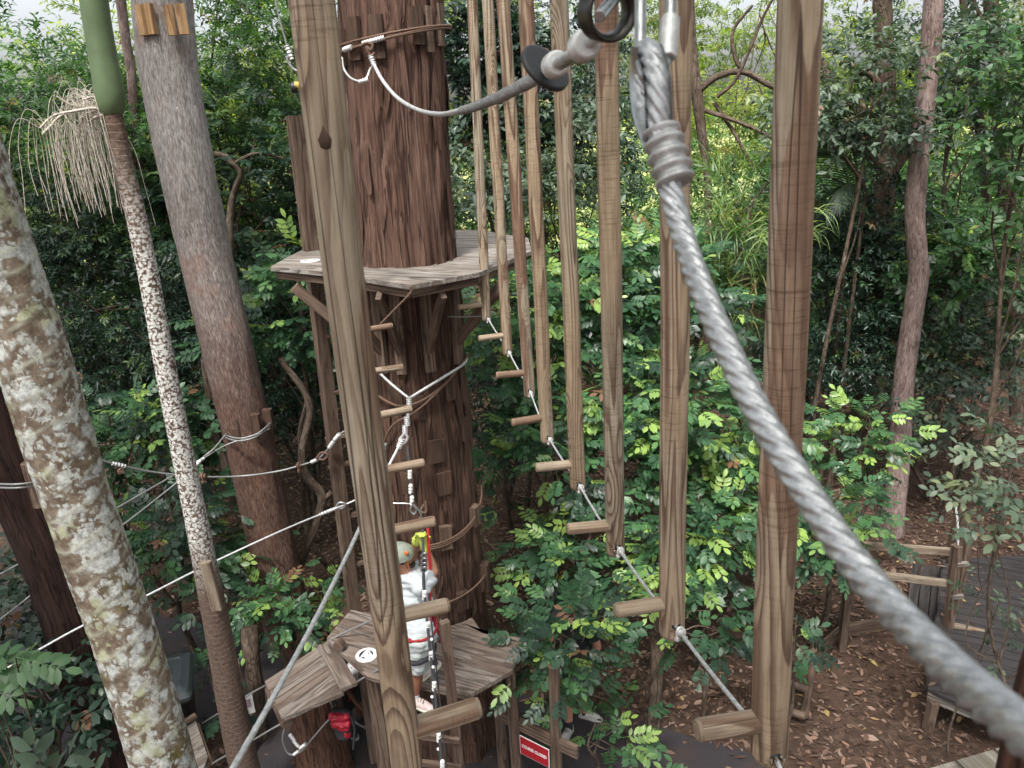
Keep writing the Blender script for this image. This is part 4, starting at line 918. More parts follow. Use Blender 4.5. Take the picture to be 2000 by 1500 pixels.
# ------------------------------------------------------------------ figures
def balltube(mb, p, q, r0, r1, n=12):
    p, q = np.asarray(p, float), np.asarray(q, float); d_ = q-p; L = np.linalg.norm(d_)
    if L < 1e-5: mb.ball(p, r0, n); return
    t = d_/L; pts, rr = [], []
    for a in np.linspace(-math.pi/2, 0, 5): pts.append(p+t*r0*math.sin(a)); rr.append(max(1e-4, r0*math.cos(a)))
    for k in (.33, .66): pts.append(p+d_*k); rr.append(r0+(r1-r0)*k)
    for a in np.linspace(0, math.pi/2, 5): pts.append(q+t*r1*math.sin(a)); rr.append(max(1e-4, r1*math.cos(a)))
    mb.tube(pts, rr, n=n, caps=False)
def blob(name, caps, mats, parent, voxel=.012, smooth=6, wrinkle=0.0, wsc=14, balls=()):
    """one continuous skin grown round a skeleton of tapered limbs"""
    mb = MB()
    for (p, q, r0, r1) in caps: balltube(mb, p, q, r0, r1)
    for (c, r) in balls: mb.ball(c, r, 14)
    v = np.concatenate(mb.v); o0 = ROOTLOC[parent.name]
    me = bpy.data.meshes.new('tmp'); me.from_pydata((v-o0).tolist(), [], mb.f)
    o = bpy.data.objects.new('tmp', me); COL.objects.link(o)
    m = o.modifiers.new('r', 'REMESH'); m.mode = 'VOXEL'; m.voxel_size = voxel; m.use_smooth_shade = True
    m = o.modifiers.new('s', 'SMOOTH'); m.iterations = smooth; m.factor = .5
    dg = bpy.context.evaluated_depsgraph_get(); me2 = bpy.data.meshes.new_from_object(o.evaluated_get(dg))
    bpy.data.objects.remove(o); bpy.data.meshes.remove(me)
    n = len(me2.vertices); co = np.empty(n*3, np.float32); me2.vertices.foreach_get('co', co); co = co.reshape(-1, 3)
    if wrinkle:
        no = np.empty(n*3, np.float32); me2.vertices.foreach_get('normal', no); no = no.reshape(-1, 3)
        h = np.array([mnoise.noise(Vector((c[0]*wsc+3, c[1]*wsc, c[2]*wsc*.55)))*.6+abs(mnoise.noise(Vector((c[0]*wsc*.6, c[1]*wsc*.6+c[2]*wsc, 7)))) for c in co])
        co = co+no*(h*wrinkle)[:, None]; me2.vertices.foreach_set('co', co.astype(np.float32).ravel())
    if 'tc' in me2.attributes: me2.attributes.remove(me2.attributes['tc'])
    at = me2.attributes.new('tc', 'FLOAT_VECTOR', 'POINT'); at.data.foreach_set('vector', co.astype(np.float32).ravel())
    me2.materials.clear(); me2.materials.append(mats); me2.name = name
    me2.polygons.foreach_set('use_smooth', [True]*len(me2.polygons)); me2.update()
    return link(name, me2, parent, o0)
def skin(name, c):
    g = G(name); n = g.noise(g.attr('tc'), 30, 3)
    return g.out(g.mix(1.0, c, g.ramp(n, [(.3, (.85, .82, .8)), (.7, (1.08, 1.05, 1.03))]), 'MULTIPLY'), .5, spec=.4)
M_skin = skin('skin_tan', (.40, .205, .13)); M_skin2 = skin('skin_brown', (.145, .066, .04)); M_skin3 = skin('skin_light', (.42, .21, .155))
M_tee = plain('white_cotton', (.50, .54, .56), .9, var=.06, sc=300); M_shorts = plain('pale_shorts_cloth', (.46, .50, .49), .9, var=.06, sc=300)
M_lime = plain('lime_glove_cloth', (.50, .58, .10), .8, var=.15, sc=200); M_webr = plain('red_harness_web', (.30, .015, .02), .7, var=.2, sc=200)
M_webb = plain('black_harness_web', (.02, .02, .025), .75, var=.2, sc=200); M_helm = plain('grey_green_helmet', (.27, .30, .245), .4, var=.05, sc=20)
M_orange = plain('orange_plastic', (.55, .16, .03), .5); M_hair = plain('dark_hair', (.025, .015, .01), .7, var=.4, sc=200)
M_shoe = plain('pinkish_knit_shoe', (.58, .46, .43), .8, var=.35, sc=70); M_sole = plain('cream_sole', (.62, .6, .48), .6, var=.1)
M_sock = plain('white_sock', (.6, .6, .62), .9, var=.1, sc=300); M_dkcloth = plain('dark_cloth', (.018, .018, .022), .9, var=.2, sc=200); M_gshoe = plain('grey_white_shoe', (.42, .41, .39), .7, var=.2, sc=60)
def shoe(parent, heel, toe, up, mat, sole, h=.085, w=.040):
    heel, toe = np.asarray(heel, float), np.asarray(toe, float); d_ = unit(toe-heel); L = np.linalg.norm(toe-heel); up = unit(up); s_ = np.cross(d_, up)
    o = blob('shoe', [(heel+d_*.03+up*.045, heel+d_*.04+up*h, .036, .036), (heel+d_*.035+up*.04, heel+d_*L*.55+up*.045, .040, .042), (heel+d_*L*.5+up*.048, heel+d_*(L-.05)+up*.034, .043, .033), (heel+d_*.05+up*.07, heel+d_*L*.55+up*.06, .034, .028)], mat, parent, .008, 5, .001)
    mb = MB(); pts = []
    for t, ww in ((0, .028), (.08, .036), (.3, .036), (.55, .042), (.75, .045), (.92, .034), (1.0, .014)): pts.append((t, ww))
    ring = [heel+d_*L*t+s_*ww for t, ww in pts]+[heel+d_*L*t-s_*ww for t, ww in reversed(pts)]
    n = len(ring); V = ring+[p+up*.026 for p in ring]
    mb.add(V, [tuple(range(n-1, -1, -1)), tuple(range(n, 2*n))]+[(i, (i+1) % n, n+(i+1) % n, n+i) for i in range(n)]); mb.build('sole', sole, o)
    mb = MB()
    for t in (.38, .47, .56): c = heel+d_*L*t+up*.088; mb.tube(spline([c-s_*.026-up*.006, c+up*.003, c+s_*.026+d_*.012-up*.006], 4), .0035, n=5)
    mb.build('laces', M_dkcloth, o)
    return o
def hand_caps(wr, d_, pn, curl, sc=1.0, thumb=1):
    """palm and five bent fingers: wr wrist, d_ pointing along palm, pn palm normal (fingers curl towards it)"""
    d_ = unit(d_); pn = unit(pn-d_*(np.dot(pn, d_))); s_ = np.cross(d_, pn)*thumb; C = []
    pl = .085*sc; C.append((wr, wr+d_*.03, .024*sc, .028*sc))
    for k, (o, L) in enumerate(((-.030, .082), (-.010, .092), (.010, .086), (.029, .066))):
        b = wr+d_*pl+s_*o*sc*-1; C.append((wr+d_*.02+s_*o*-.6*sc, b, .0155*sc, .0125*sc)); dd = d_.copy(); p = b
        for j, f_ in enumerate((.45, .32, .23)):
            a = curl*(.8+.25*j); dd = unit(dd*math.cos(a)+pn*math.sin(a)); pn2 = unit(pn*math.cos(a)-d_*math.sin(a)) if False else pn
            q = p+dd*L*f_*sc; C.append((p, q, (.0108-.0012*j)*sc, (.0100-.0012*j)*sc)); p = q
    b = wr+d_*.028*sc+s_*.026*sc; t1 = b+(d_*.6+s_*.75+pn*.35)*.042*sc; t2 = t1+(d_*.75+pn*.7)*.032*sc
    C += [(wr+d_*.02, b, .017*sc, .014*sc), (b, t1, .0135*sc, .0115*sc), (t1, t2, .011*sc, .009*sc)]
    return C
def head_caps(c, fwd, up, sc=1.0):
    fwd = unit(fwd); up = unit(up); s_ = np.cross(fwd, up)
    C = [(c+up*.035-fwd*.018, c+up*.04+fwd*.012, .082*sc, .080*sc), (c-up*.03+fwd*.035, c-up*.075+fwd*.052, .058*sc, .040*sc), (c+up*.0+fwd*.085, c-up*.025+fwd*.100, .010, .014),
         (c-up*.058+fwd*.085-s_*.016, c-up*.058+fwd*.085+s_*.016, .008, .008)]
    for sg in (1, -1):
        C += [(c+s_*sg*.074+up*.018-fwd*.005, c+s_*sg*.078-up*.028+fwd*.002, .016, .011), (c+up*.022+fwd*.072+s_*sg*.032, c+up*.024+fwd*.074+s_*sg*.032, .013, .013), (c+up*.038+fwd*.078+s_*sg*.018, c+up*.036+fwd*.070+s_*sg*.045, .008, .007)]
    return C
# --- the climber
def climber():
    hipc = atY(811, 1236, 5.16); shc = atY(803, 1144, 5.24); headc = atY(783, 1092, 5.22)
    fw = unit(A(.80, .55, 0)); sd_ = unit(A(.55, -.80, 0))       # sd_: his right side, towards the camera
    P = thing('person', 'climber in white shirt, pale shorts and grey helmet reaching up beside the marked rope', 'person', (hipc[0], hipc[1], 1.45))
    shR, shL = atY(823, 1144, 5.13), atY(796, 1120, 5.38)
    elR, wrR = atY(846, 1116, 5.28), atY(829, 1064, 5.31)
    elL, wrL = atY(806, 1084, 5.40), atY(815, 1052, 5.33)
    hR, hL = hipc+sd_*.10, hipc-sd_*.10
    knR = atY(813, 1312, 5.10)+A(0, 0, .0); anR = atY(809, 1362, 5.07)
    knL = atY(832, 1268, 5.40); anL = atZ(829, 1306, Z1+.09)
    C = [(hR, hL, .112, .112), (hipc, shc-A(0, 0, .12), .112, .118), (shc-A(0, 0, .12), shc, .12, .085), (shR-sd_*.05, shL+sd_*.05, .075, .075), (shc, headc, .062, .058),
         (shR, elR, .056, .046), (elR, wrR, .047, .031), (shL, elL, .056, .046), (elL, wrL, .045, .031),
         (hR, knR, .088, .060), (knR, knR+(anR-knR)*.35, .058, .058), (knR+(anR-knR)*.3, anR, .058, .038), (hL, knL, .088, .060), (knL, anL, .057, .038)]
    C += head_caps(headc, fw+A(.1, 0, .25), A(-.1, 0, 1))
    blob('body', C, M_skin, P, .013, 5)
    leg = blob('tan_leg', [(knR+A(0, 0, .10), knR, .071, .063), (knR, knR+(anR-knR)*.35, .061, .061), (knR+(anR-knR)*.3, anR, .061, .041)], skin('leg_skin', (.22, .095, .058)), P, .012, 4)
    # shirt and shorts
    T = [(hipc+A(0, 0, .06), shc-A(0, 0, .14), .142, .158), (shc-A(0, 0, .14), shc-A(0, 0, .03), .158, .105), (shR-sd_*.05, shL+sd_*.05, .09, .09), (shR, shR+(elR-shR)*.40, .078, .070), (shL, shL+(elL-shL)*.5, .078, .070), (shc, shc+(headc-shc)*.35, .088, .078), (hR+A(0, 0, .09), hL+A(0, 0, .09), .115, .115)]
    tee = blob('t_shirt', T, M_tee, P, .010, 2, .030, 15)
    blob('shorts', [(hR+A(0, 0, .03), hL+A(0, 0, .03), .138, .138), (hR, hR+(knR-hR)*.62, .115, .118), (hL, hL+(knL-hL)*.6, .112, .112)], M_shorts, P, .010, 2, .028, 16)
    # harness
    Hn = blob('harness', [(hipc+A(0, 0, .085)+fw*.172*math.cos(t)+sd_*.226*math.sin(t), hipc+A(0, 0, .085+.02*math.cos(t+.4))+fw*.172*math.cos(t+.4)+sd_*.226*math.sin(t+.4), .0155, .0155) for t in np.arange(0, 6.28, .4)]+[(hipc+fw*.16+A(0, 0, .09), hipc+fw*.19+A(0, 0, -.06)+sd_*.05, .022, .018), (hipc+fw*.13+sd_*.12+A(0, 0, .08), hipc+fw*.17+sd_*.10-A(0, 0, .10), .02, .02)], M_webr, P, .010, 3)
    lc = hR+(knR-hR)*.36
    blob('leg_loop', [(lc+fw*.128*math.cos(t)+sd_*.125*math.sin(t)+A(0, 0, .03*math.cos(t)), lc+fw*.128*math.cos(t+.4)+sd_*.125*math.sin(t+.4)+A(0, 0, .03*math.cos(t+.4)), .024, .024) for t in np.arange(0, 6.28, .4)]+[(lc+sd_*.13+fw*.05, lc+sd_*.135+fw*.07-A(0, 0, .07), .03, .026)], M_webb, P, .010, 3)
    mb = MB(); p = hipc+fw*.24+A(0, 0, .02); mb.tube(spline([p, p+A(.02, 0, -.03), p+A(.015, 0, -.08), p+A(-.01, 0, -.08), p+A(-.012, 0, -.02), p], 5), .007, n=8); mb.build('carabiner', M_shiny, Hn)
    
    # helmet, hair, beard
    up = unit(A(-.12, -.05, 1)); hc_ = headc+up*.055-fw*.008
    mb = MB(); V, Fc = [], []
    n, m = 28, 10; s_ = np.cross(fw, up)
    for i in range(m+1):
        ph = i/m*math.radians(98)
        for j in range(n):
            t = 2*math.pi*j/n; rx = .128; ry = .105; rz = .098
            rid = 1+.03*max(0, math.cos(t*6))*math.sin(ph)
            V.append(hc_+fw*rx*rid*math.sin(ph)*math.cos(t)+s_*ry*rid*math.sin(ph)*math.sin(t)+up*(rz*math.cos(ph)-(.015 if i == m else 0)))
    mb.add(V, [(i*n+j, (i+1)*n+j, (i+1)*n+(j+1) % n, i*n+(j+1) % n) for i in range(m) for j in range(n)])
    hm = mb.build('helmet', M_helm, P)
    mb = MB(); q = hc_+sd_*.099+up*.045+fw*.03; mb.ball(q, (.022, .012, .022), 10); mb.build('emblem', M_orange, hm)
    mb = MB(); mb.tube(spline([headc+sd_*.092+up*.04+fw*.01, headc+sd_*.078-up*.05+fw*.02, headc-up*.105+fw*.05, headc-sd_*.078-up*.05+fw*.02], 6), .006, n=6); mb.build('chin_strap', M_orange, hm)
    blob('hair', [(headc-fw*.05+up*.0, headc-fw*.06-up*.03, .068, .05), (headc+fw*.05-up*.062+sd_*.03, headc+fw*.085-up*.085, .03, .03), (headc+sd_*.066-up*.045+fw*.03, headc+fw*.06-up*.09+sd_*.02, .017, .02), (headc+sd_*.07+up*.01-fw*.02, headc+sd_*.072+up*.05, .02, .02)], M_hair, P, .008, 3, .004, 40)
    # gloves closed on the rope
    gr = unit(atY(825, 1030, 5.3)-atY(826, 1060, 5.2))
    for (wr, el, sgn) in ((wrR, elR, 1), (wrL, elL, -1)):
        d_ = unit(wr-el); ropep = atY(826, 1052, 5.24); pn = unit(ropep-wr-d_*.05)
        blob('glove', [(wr-d_*.045, wr, .040, .036)]+hand_caps(wr, unit(d_+pn*.2), pn if np.linalg.norm(pn) > .1 else -sd_, .62, 1.0, sgn), M_lime, P, .0062, 2)
    blob('sock', [(anR-A(0, 0, .02), anR+(knR-anR)*.16, .043, .045)], M_sock, P, .01, 3, .002)
    blob('sock', [(anL-A(0, 0, .02), anL+(knL-anL)*.2, .043, .045)], M_sock, P, .01, 3, .002)
    h0 = anR-A(0, 0, .085); t_ = atZ(846, 1392, h0[2]); dR = unit((t_-h0)*A(1, 1, 0)); shoe(P, h0-dR*.06, h0+dR*.22, (0, 0, 1), M_shoe, M_sole)
    h0 = A(anL[0], anL[1], Z1+.003); dL = unit(A(.55, .75, 0)); shoe(P, h0-dL*.06, h0+dL*.20, (0, 0, 1), M_shoe, M_sole)
    return wrR, wrL
climber()
def stander(label, ankR, ankL, fw, sk, top, legs, shoes, sock, z0=0.0, sc=1.0, bend=0.0):
    fw = unit(A(*fw, 0)); sd_ = unit(A(fw[1], -fw[0], 0)); aR, aL = A(*ankR, z0+.085*sc), A(*ankL, z0+.085*sc); mid = (aR+aL)/2; up = A(0, 0, 1)
    P = thing('person', label, 'person', (mid[0], mid[1], z0)); k = sc
    bu = unit(up*math.cos(bend)+fw*math.sin(bend)); bf = unit(fw*math.cos(bend)-up*math.sin(bend))
    hip = A(mid[0], mid[1], z0+.93*k); hR, hL = hip+sd_*.09*k, hip-sd_*.09*k; sh = hip+bu*.50*k+bf*.03*k; hd = sh+bu*.245*k+bf*.03*k
    knR, knL = (hR+aR)/2+fw*.05*k+up*.02*k, (hL+aL)/2+fw*.04*k+up*.02*k
    elR, elL = sh+sd_*.25*k-up*.27*k, sh-sd_*.25*k-up*.27*k; wrR, wrL = elR+fw*.14*k-sd_*.04*k-up*.20*k, elL+fw*.14*k+sd_*.04*k-up*.20*k
    S = lambda L: [(p, q, r0*k, r1*k) for (p, q, r0, r1) in L]
    C = [(hR, hL, .115, .115), (hip, sh, .12, .12), (sh+sd_*.14*k, sh-sd_*.14*k, .075, .075), (sh, hd, .06, .055), (sh+sd_*.18*k, elR, .052, .043), (elR, wrR, .043, .029), (sh-sd_*.18*k, elL, .052, .043), (elL, wrL, .043, .029)]
    for (h, n_, a) in ((hR, knR, aR), (hL, knL, aL)): C += [(h, n_, .085, .058), (n_, n_+(a-n_)*.35-fw*.012, .055, .058), (n_+(a-n_)*.3-fw*.012, a, .057, .037)]
    C = S(C)+head_caps(hd, bf, bu, k)+hand_caps(wrR, wrR-elR, -sd_, .3, k, -1)+hand_caps(wrL, wrL-elL, sd_, .3, k, 1)
    blob('body', C, sk, P, .0095*k, 4)
    blob('shirt', S([(hip+bu*.08*k, sh, .15, .145), (sh+sd_*.14*k, sh-sd_*.14*k, .095, .095), (sh+sd_*.18*k, sh+sd_*.18*k+(elR-sh-sd_*.18*k)*.55, .075, .07), (sh-sd_*.18*k, sh-sd_*.18*k+(elL-sh+sd_*.18*k)*.55, .075, .07)]), top, P, .013, 4, .01, 11)
    blob('shorts', S([(hR+up*.05*k, hL+up*.05*k, .14, .14), (hR, hR+(knR-hR)*.85, .112, .105), (hL, hL+(knL-hL)*.85, .112, .105)]), legs, P, .013, 4, .008, 12)
    blob('hair', S([(hd+bu*.065*k-bf*.02*k, hd+bu*.06*k+bf*.03*k, .078, .07), (hd-bf*.05*k, hd-bf*.055*k-bu*.05*k, .06, .045)]), M_hair, P, .009, 3, .006, 40)
    for a in (aR, aL): blob('sock', S([(a-up*.02*k, a+up*.07*k, .041, .043)]), sock, P, .01, 3)
    return P, aR, aL, knR, sd_, fw, hip
q1, q2 = atZ(1112, 1424, 0.06), atZ(1141, 1394, 0.06)
P, aR, aL, kn, sd_, fw, hip = stander('person in black shorts and grey trainers walking behind the leafy branches, upper body hidden', q1[:2], q2[:2], (-.45, -.9), M_skin3, M_dkcloth, M_dkcloth, M_gshoe, M_dkcloth)
for a, d_ in ((aR, unit(A(-.5, -.85, 0))), (aL, unit(A(.9, -.35, 0)))):
    h0 = A(a[0], a[1], .015); shoe(P, h0-d_*.06, h0+d_*.21, (0, 0, 1), M_gshoe, M_gshoe)
mb = MB()
for k in (0, .03): mb.tube(spline([hip+sd_*.13+A(0, 0, .04)-fw*.02, hip+sd_*.16+fw*.10-A(0, 0, .12+k), hip+sd_*.12+fw*.14-A(0, 0, .25+k), hip+fw*.15-A(0, 0, .20), hip-sd_*.04+fw*.15-A(0, 0, .05)], 6), .008, n=6)
mb.build('harness_strap', plain('grey_webbing', (.25, .25, .26), .7), P)
q1, q2 = atZ(684, 1424, 0.06), atZ(703, 1406, 0.06)
P, aR, aL, kn, sd_, fw, hip = stander('person in dark shorts and white socks standing in the shade under the lower platform', q1[:2], q2[:2], (.75, -.6), M_skin2, plain('white_top_cloth', (.5, .5, .52), .9), M_dkcloth, M_dkcloth, M_sock, sc=.70, bend=.5)
for a, d_ in ((aR, unit(A(.6, -.8, 0))), (aL, unit(A(.8, -.5, 0)))):
    h0 = A(a[0], a[1], .015); shoe(P, h0-d_*.05, h0+d_*.16, (0, 0, 1), M_dkcloth, M_gshoe, .07)
mb = MB(); mb.tube(spline([hip+sd_*.08+fw*.28+A(0, 0, .20), hip+sd_*.09+fw*.20+A(0, 0, .1), hip+sd_*.08+fw*.11-A(0, 0, .03), hip+sd_*.09+fw*.09-A(0, 0, .15)], 6), .018, n=8, squash=(1, .5)); mb.build('harness_strap', M_webr, P)
# red and black bag hung on the stump
bp = atY(665, 1404, 5.45); BG = thing('backpack', 'red and black backpack hanging beside the stump under the platform', 'bag', bp); bs = .74
def bq(x, y, z): return bp+A(x, y, z)*bs
blob('body', [(bq(-.03, 0, .06), bq(-.01, .02, -.24), .095*bs, .08*bs), (bq(.05, -.01, .06), bq(.04, 0, -.24), .09*bs, .08*bs)], M_dkcloth, BG, .009, 3, .012, 16)
blob('red_lid', [(bq(-.06, -.055, .085), bq(.08, -.055, .075), .058*bs, .058*bs), (bq(-.055, -.075, .0), bq(.085, -.07, -.01), .052*bs, .052*bs), (bq(.0, -.07, -.06), bq(.07, -.07, -.08), .042*bs, .042*bs), (bq(.06, -.05, -.1), bq(.08, -.05, -.22), .045*bs, .035*bs)], plain('crimson_nylon', (.30, .006, .022), .6, var=.4, sc=50), BG, .006, 1, .018, 30)
mb = MB(); mb.tube(spline([bq(-.03, 0, .2), bq(-.06, 0, .32), bq(-.02, 0, .36), bq(.02, 0, .2)], 6), .009, n=8); mb.build('strap', M_dkcloth, BG)
mb = MB(); mb.tube(spline([bq(.12, -.05, .15), bq(.17, -.05, -.1), bq(.12, -.05, -.44)], 6), .011, n=8); mb.build('strap', M_dkcloth, BG)

# ------------------------------------------------------------------ bin, signs, fences
bb = atZ(350, 1478, 0); BN = thing('wheelie_bin', 'dark green wheelie bin with grey lid beside the path', 'bin', (bb[0], bb[1], 0))
ca, sa = math.cos(.35), math.sin(.35)
def bw(x, y, z): return A(bb[0]+x*ca-y*sa, bb[1]+x*sa+y*ca, z)
def rsec(hx, hy, z, k=4):
    out = []; rr = .05
    for sx, sy, a0 in ((1, 1, 0), (-1, 1, 90), (-1, -1, 180), (1, -1, 270)):
        for a in np.linspace(a0, a0+90, k): out.append(bw(sx*(hx-rr)+rr*math.cos(math.radians(a)), sy*(hy-rr)+rr*math.sin(math.radians(a)), z))
    return out
mb = MB(); secs = [rsec(.20, .23, .06), rsec(.21, .245, .12), rsec(.265, .32, .90), rsec(.295, .35, .92), rsec(.295, .35, .97)]; n = 16
mb.add([p for s_ in secs for p in s_], [(i*n+j, i*n+(j+1) % n, (i+1)*n+(j+1) % n, (i+1)*n+j) for i in range(4) for j in range(n)]+[tuple(range(64, 80))]); mb.build('body', M_bin, BN)
mb = MB(); secs = [rsec(.31, .365, .965), rsec(.31, .365, 1.0), rsec(.28, .33, 1.045), rsec(.21, .25, 1.07), rsec(.20, .24, 1.055), rsec(.1, .12, 1.06)]
mb.add([p for s_ in secs for p in s_], [(i*n+j, i*n+(j+1) % n, (i+1)*n+(j+1) % n, (i+1)*n+j) for i in range(5) for j in range(n)]+[tuple(range(80, 96))], smooth=False); mb.build('lid', M_lid, BN)
MB().tube([bw(-.2, .38, 1.0), bw(.2, .38, 1.0)], [.018, .018], n=8).build('handle', M_bin, BN)
for sx in (-1, 1): MB().disc(bw(sx*.25, .25, .1), bw(1, 0, 0)-bw(0, 0, 0), .1, .05, 20).build('wheel', M_blackrub, BN)
# COURSE CLOSED board on its rail
SF = thing('rail_fence', 'short timber rail fence carrying the red sign beside the platform leg', 'fence', atZ(1080, 1500, 0))
zr = 1.02; p1, p2 = atZ(1000, 1395, zr), atZ(1080, 1434, zr); dr = unit(p2-p1); far = atZ(1112, 1452, zr)
MB().tube([A(p2[0]+dr[0]*.03, p2[1]+dr[1]*.03, 0), A(p2[0]+dr[0]*.03, p2[1]+dr[1]*.03, 1.8)], [.055, .05], n=14).build('post', M_timber, SF)
MB().beam(p1-dr*.1-A(0, 0, .07), p2+dr*.26-A(0, 0, .07), .04, .14).build('rail', M_timber, SF)
SG = thing('warning_sign', 'red sign reading COURSE CLOSED hanging under the rail', 'sign', (p1+p2)/2-A(0, 0, .35))
nr = unit(A(dr[1], -dr[0], 0)); fc = nr*-1 if nr[1] > 0 else nr
s0 = p1+dr*.10+fc*.03-A(0, 0, .17); wS = np.linalg.norm(p2-p1)*.72; hS = .22
def quadbox(name, o0, ux, wd, ht, th, mat, parent): 
    mb = MB(); mb.beam(o0-A(0, 0, ht/2), o0+ux*wd-A(0, 0, ht/2), th, ht, bev=.001); return mb.build(name, mat, parent)
brd = quadbox('border', s0, dr, wS, hS, .006, M_white, SG)
quadbox('panel', s0+dr*.008+fc*.004-A(0, 0, .008), dr, wS-.016, hS-.016, .006, M_redsign, SG)
def text(body, size, org, ux, uz, mat, parent, name='lettering', ext=.001, width=None):
    cu = bpy.data.curves.new('txt', 'FONT'); cu.body = body; cu.size = size; cu.extrude = ext; cu.offset = size*.022
    o = bpy.data.objects.new('txt', cu); COL.objects.link(o); dg = bpy.context.evaluated_depsgraph_get()
    me = bpy.data.meshes.new_from_object(o.evaluated_get(dg)); bpy.data.objects.remove(o)
    n = len(me.vertices); co = np.empty(n*3, np.float32); me.vertices.foreach_get('co', co); co = co.reshape(-1, 3).astype(float)
    if width: co[:, :2] *= width/(co[:, 0].max()-co[:, 0].min())*A(1, 1.35)
    co[:, 0] -= co[:, 0].min()
    un = np.cross(ux, uz); W_ = np.asarray(org)+co[:, :1]*ux+co[:, 1:2]*uz+co[:, 2:]*un
    o0 = ROOTLOC[parent.name]; me.vertices.foreach_set('co', (W_-o0).astype(np.float32).ravel()); me.update()
    me.materials.clear(); me.materials.append(mat); me.name = name
    return link(name, me, parent, o0)
text('COURSE CLOSED', .05, s0+dr*.025+fc*.009-A(0, 0, hS*.5+.012), dr, A(0, 0, 1), M_white, SG, width=wS-.05)
# sign post left of the plank step
q = atZ(492, 1468, 0); SPn = thing('sign_post', 'timber post with a small white notice beside the slim palm', 'sign post', (q[0], q[1], 0))
MB().beam((q[0], q[1], 0), (q[0]-.0, q[1], 1.18), .10, .09, up=(.5, -1, 0)).build('post', M_timber, SPn)
u_ = unit(A(1, .45, 0)); o_ = A(q[0], q[1], 0)+A(.035, -.075, 0)
quadbox('notice', o_+A(0, 0, .80)-u_*.05, u_, .16, .24, .006, M_white, SPn)
quadbox('plate', o_+A(0, 0, .53)-u_*.05, u_, .16, .12, .006, plain('dark_green_plate', (.012, .03, .02), .5), SPn)
mb = MB(); rr = random.Random(3); o2 = o_+A(.006, -.0065, 0)*1.0
mb.beam(o2+A(0, 0, .70)-u_*.02, o2+A(0, 0, .70)+u_*.08, .004, .10, bev=.001); mb.build('picture', plain('faded_picture', (.35, .25, .3), .6, var=.6, sc=60), SPn)
# ---- right hand garden structures
zd = .5
dk = [tuple(atZ(x, y, zd)[:2]) for x, y in [(1843, 1098), (1890, 1090), (2060, 1080), (2120, 1460), (1930, 1402), (1812, 1346)]]
DK = thing('deck', 'dark planked deck among the shrubs at the right edge', 'deck', (*np.mean(dk, 0), zd))
planks(MB(), dk, A(*atZ(1960, 1245, zd)[:2])-A(*atZ(1850, 1222, zd)[:2]), .14, .008, zd-.04, zd).build('deck_boards', M_dkdeck, DK)
MB().beam(atZ(1812, 1358, zd-.09), atZ(1935, 1408, zd-.09), .045, .11).build('fascia', M_deck, DK)
MB().beam(atZ(1812, 1350, zd-.09), atZ(1843, 1100, zd-.09), .045, .11).build('fascia', M_dkdeck, DK)
p = atZ(1824, 1370, zd-.1); MB().beam((p[0], p[1], p[2]), (p[0]-.02, p[1], -.1), .09, .08).build('leg', M_timber, DK)
zs2 = .28
st = [tuple(atZ(x, y, zs2)[:2]) for x, y in [(1782, 1100), (1838, 1108), (1825, 1216), (1769, 1194)]]
SD = thing('timber_step', 'three dark boards forming a step at the left side of the dark deck', 'step', (*np.mean(st, 0), zs2))
g_ = A(*st[3])-A(*st[0]); planks(MB(), st, g_, .125, .012, zs2-.04, zs2).build('treads', M_dkdeck, SD)
MB().beam((*st[3], zs2-.09), (*st[2], zs2-.09), .04, .13).build('riser', M_timber, SD)
FR = thing('rail_fence', 'weathered timber rails and posts in front of the dark deck', 'fence', (*atZ(1850, 1222, zd)[:2], zd))
pp = atZ(1852, 1224, zd); pt_ = atY(1869, 1066, pp[1]-.02)
MB().beam(pp, pt_, .075, .10, up=(.3, -1, 0)).build('post', M_timber, FR)
pq = atZ(1866, 1185, zd); MB().beam(pq, atY(1896, 1020, pq[1]), .09, .09, up=(.3, -1, 0)).build('post', M_timber, FR)
pq2 = atZ(1858, 1075, .25); MB().beam(pq2, atY(1876, 978, pq2[1]), .10, .09, up=(.3, -1, 0)).build('post', M_timber, FR)
MB().beam(atY(1668, 1064, pp[1]+.25), atY(1862, 1078, pp[1]+.05), .06, .08).build('rail', M_pale, FR)
MB().beam(atY(1716, 1122, pp[1]+.22), atY(1855, 1140, pp[1]+.05), .06, .08).build('rail', M_pale, FR)
MB().beam(atY(1853, 1221, pp[1]), atY(1968, 1246, pp[1]-.15), .06, .07).build('rail', M_pale, FR)
MB().beam(atY(1668, 1060, pp[1]+.27), (*atY(1660, 1140, pp[1]+.27)[:2], -.1), .08, .08, up=(0, -1, 0)).build('post', M_timber, FR)
for (x, y) in ((1878, 1102), (1868, 1165)): c = atY(x, y, pp[1]-.05); MB().beam(c-A(.06, 0, 0), c+A(.07, 0, 0), .05, .05).build('spacer', M_deck, FR)
# chain on the rail post
CH = thing('chain', 'thin galvanised chain hanging on the fence post', 'chain', atY(1870, 1060, pp[1]-.12))
ca_, cb_ = atY(1866, 984, pp[1]+.1), atY(1871, 1064, pp[1]-.10); mb = MB(); NL = 17
for i in range(NL):
    c = ca_+(cb_-ca_)*(i+.5)/NL+A(.012*math.sin(i/NL*3.1), 0, 0); d_ = unit(cb_-ca_); s_ = A(1, 0, 0) if i % 2 else A(0, 1, 0); s_ = unit(s_-d_*(s_ @ d_)); L = np.linalg.norm(cb_-ca_)/NL
    mb.tube([c+d_*L*.68*math.cos(t)+s_*L*.36*math.sin(t) for t in np.linspace(0, 2*math.pi, 10, endpoint=False)], .0042, n=5, closed=True)
mb.build('links', M_alu, CH)
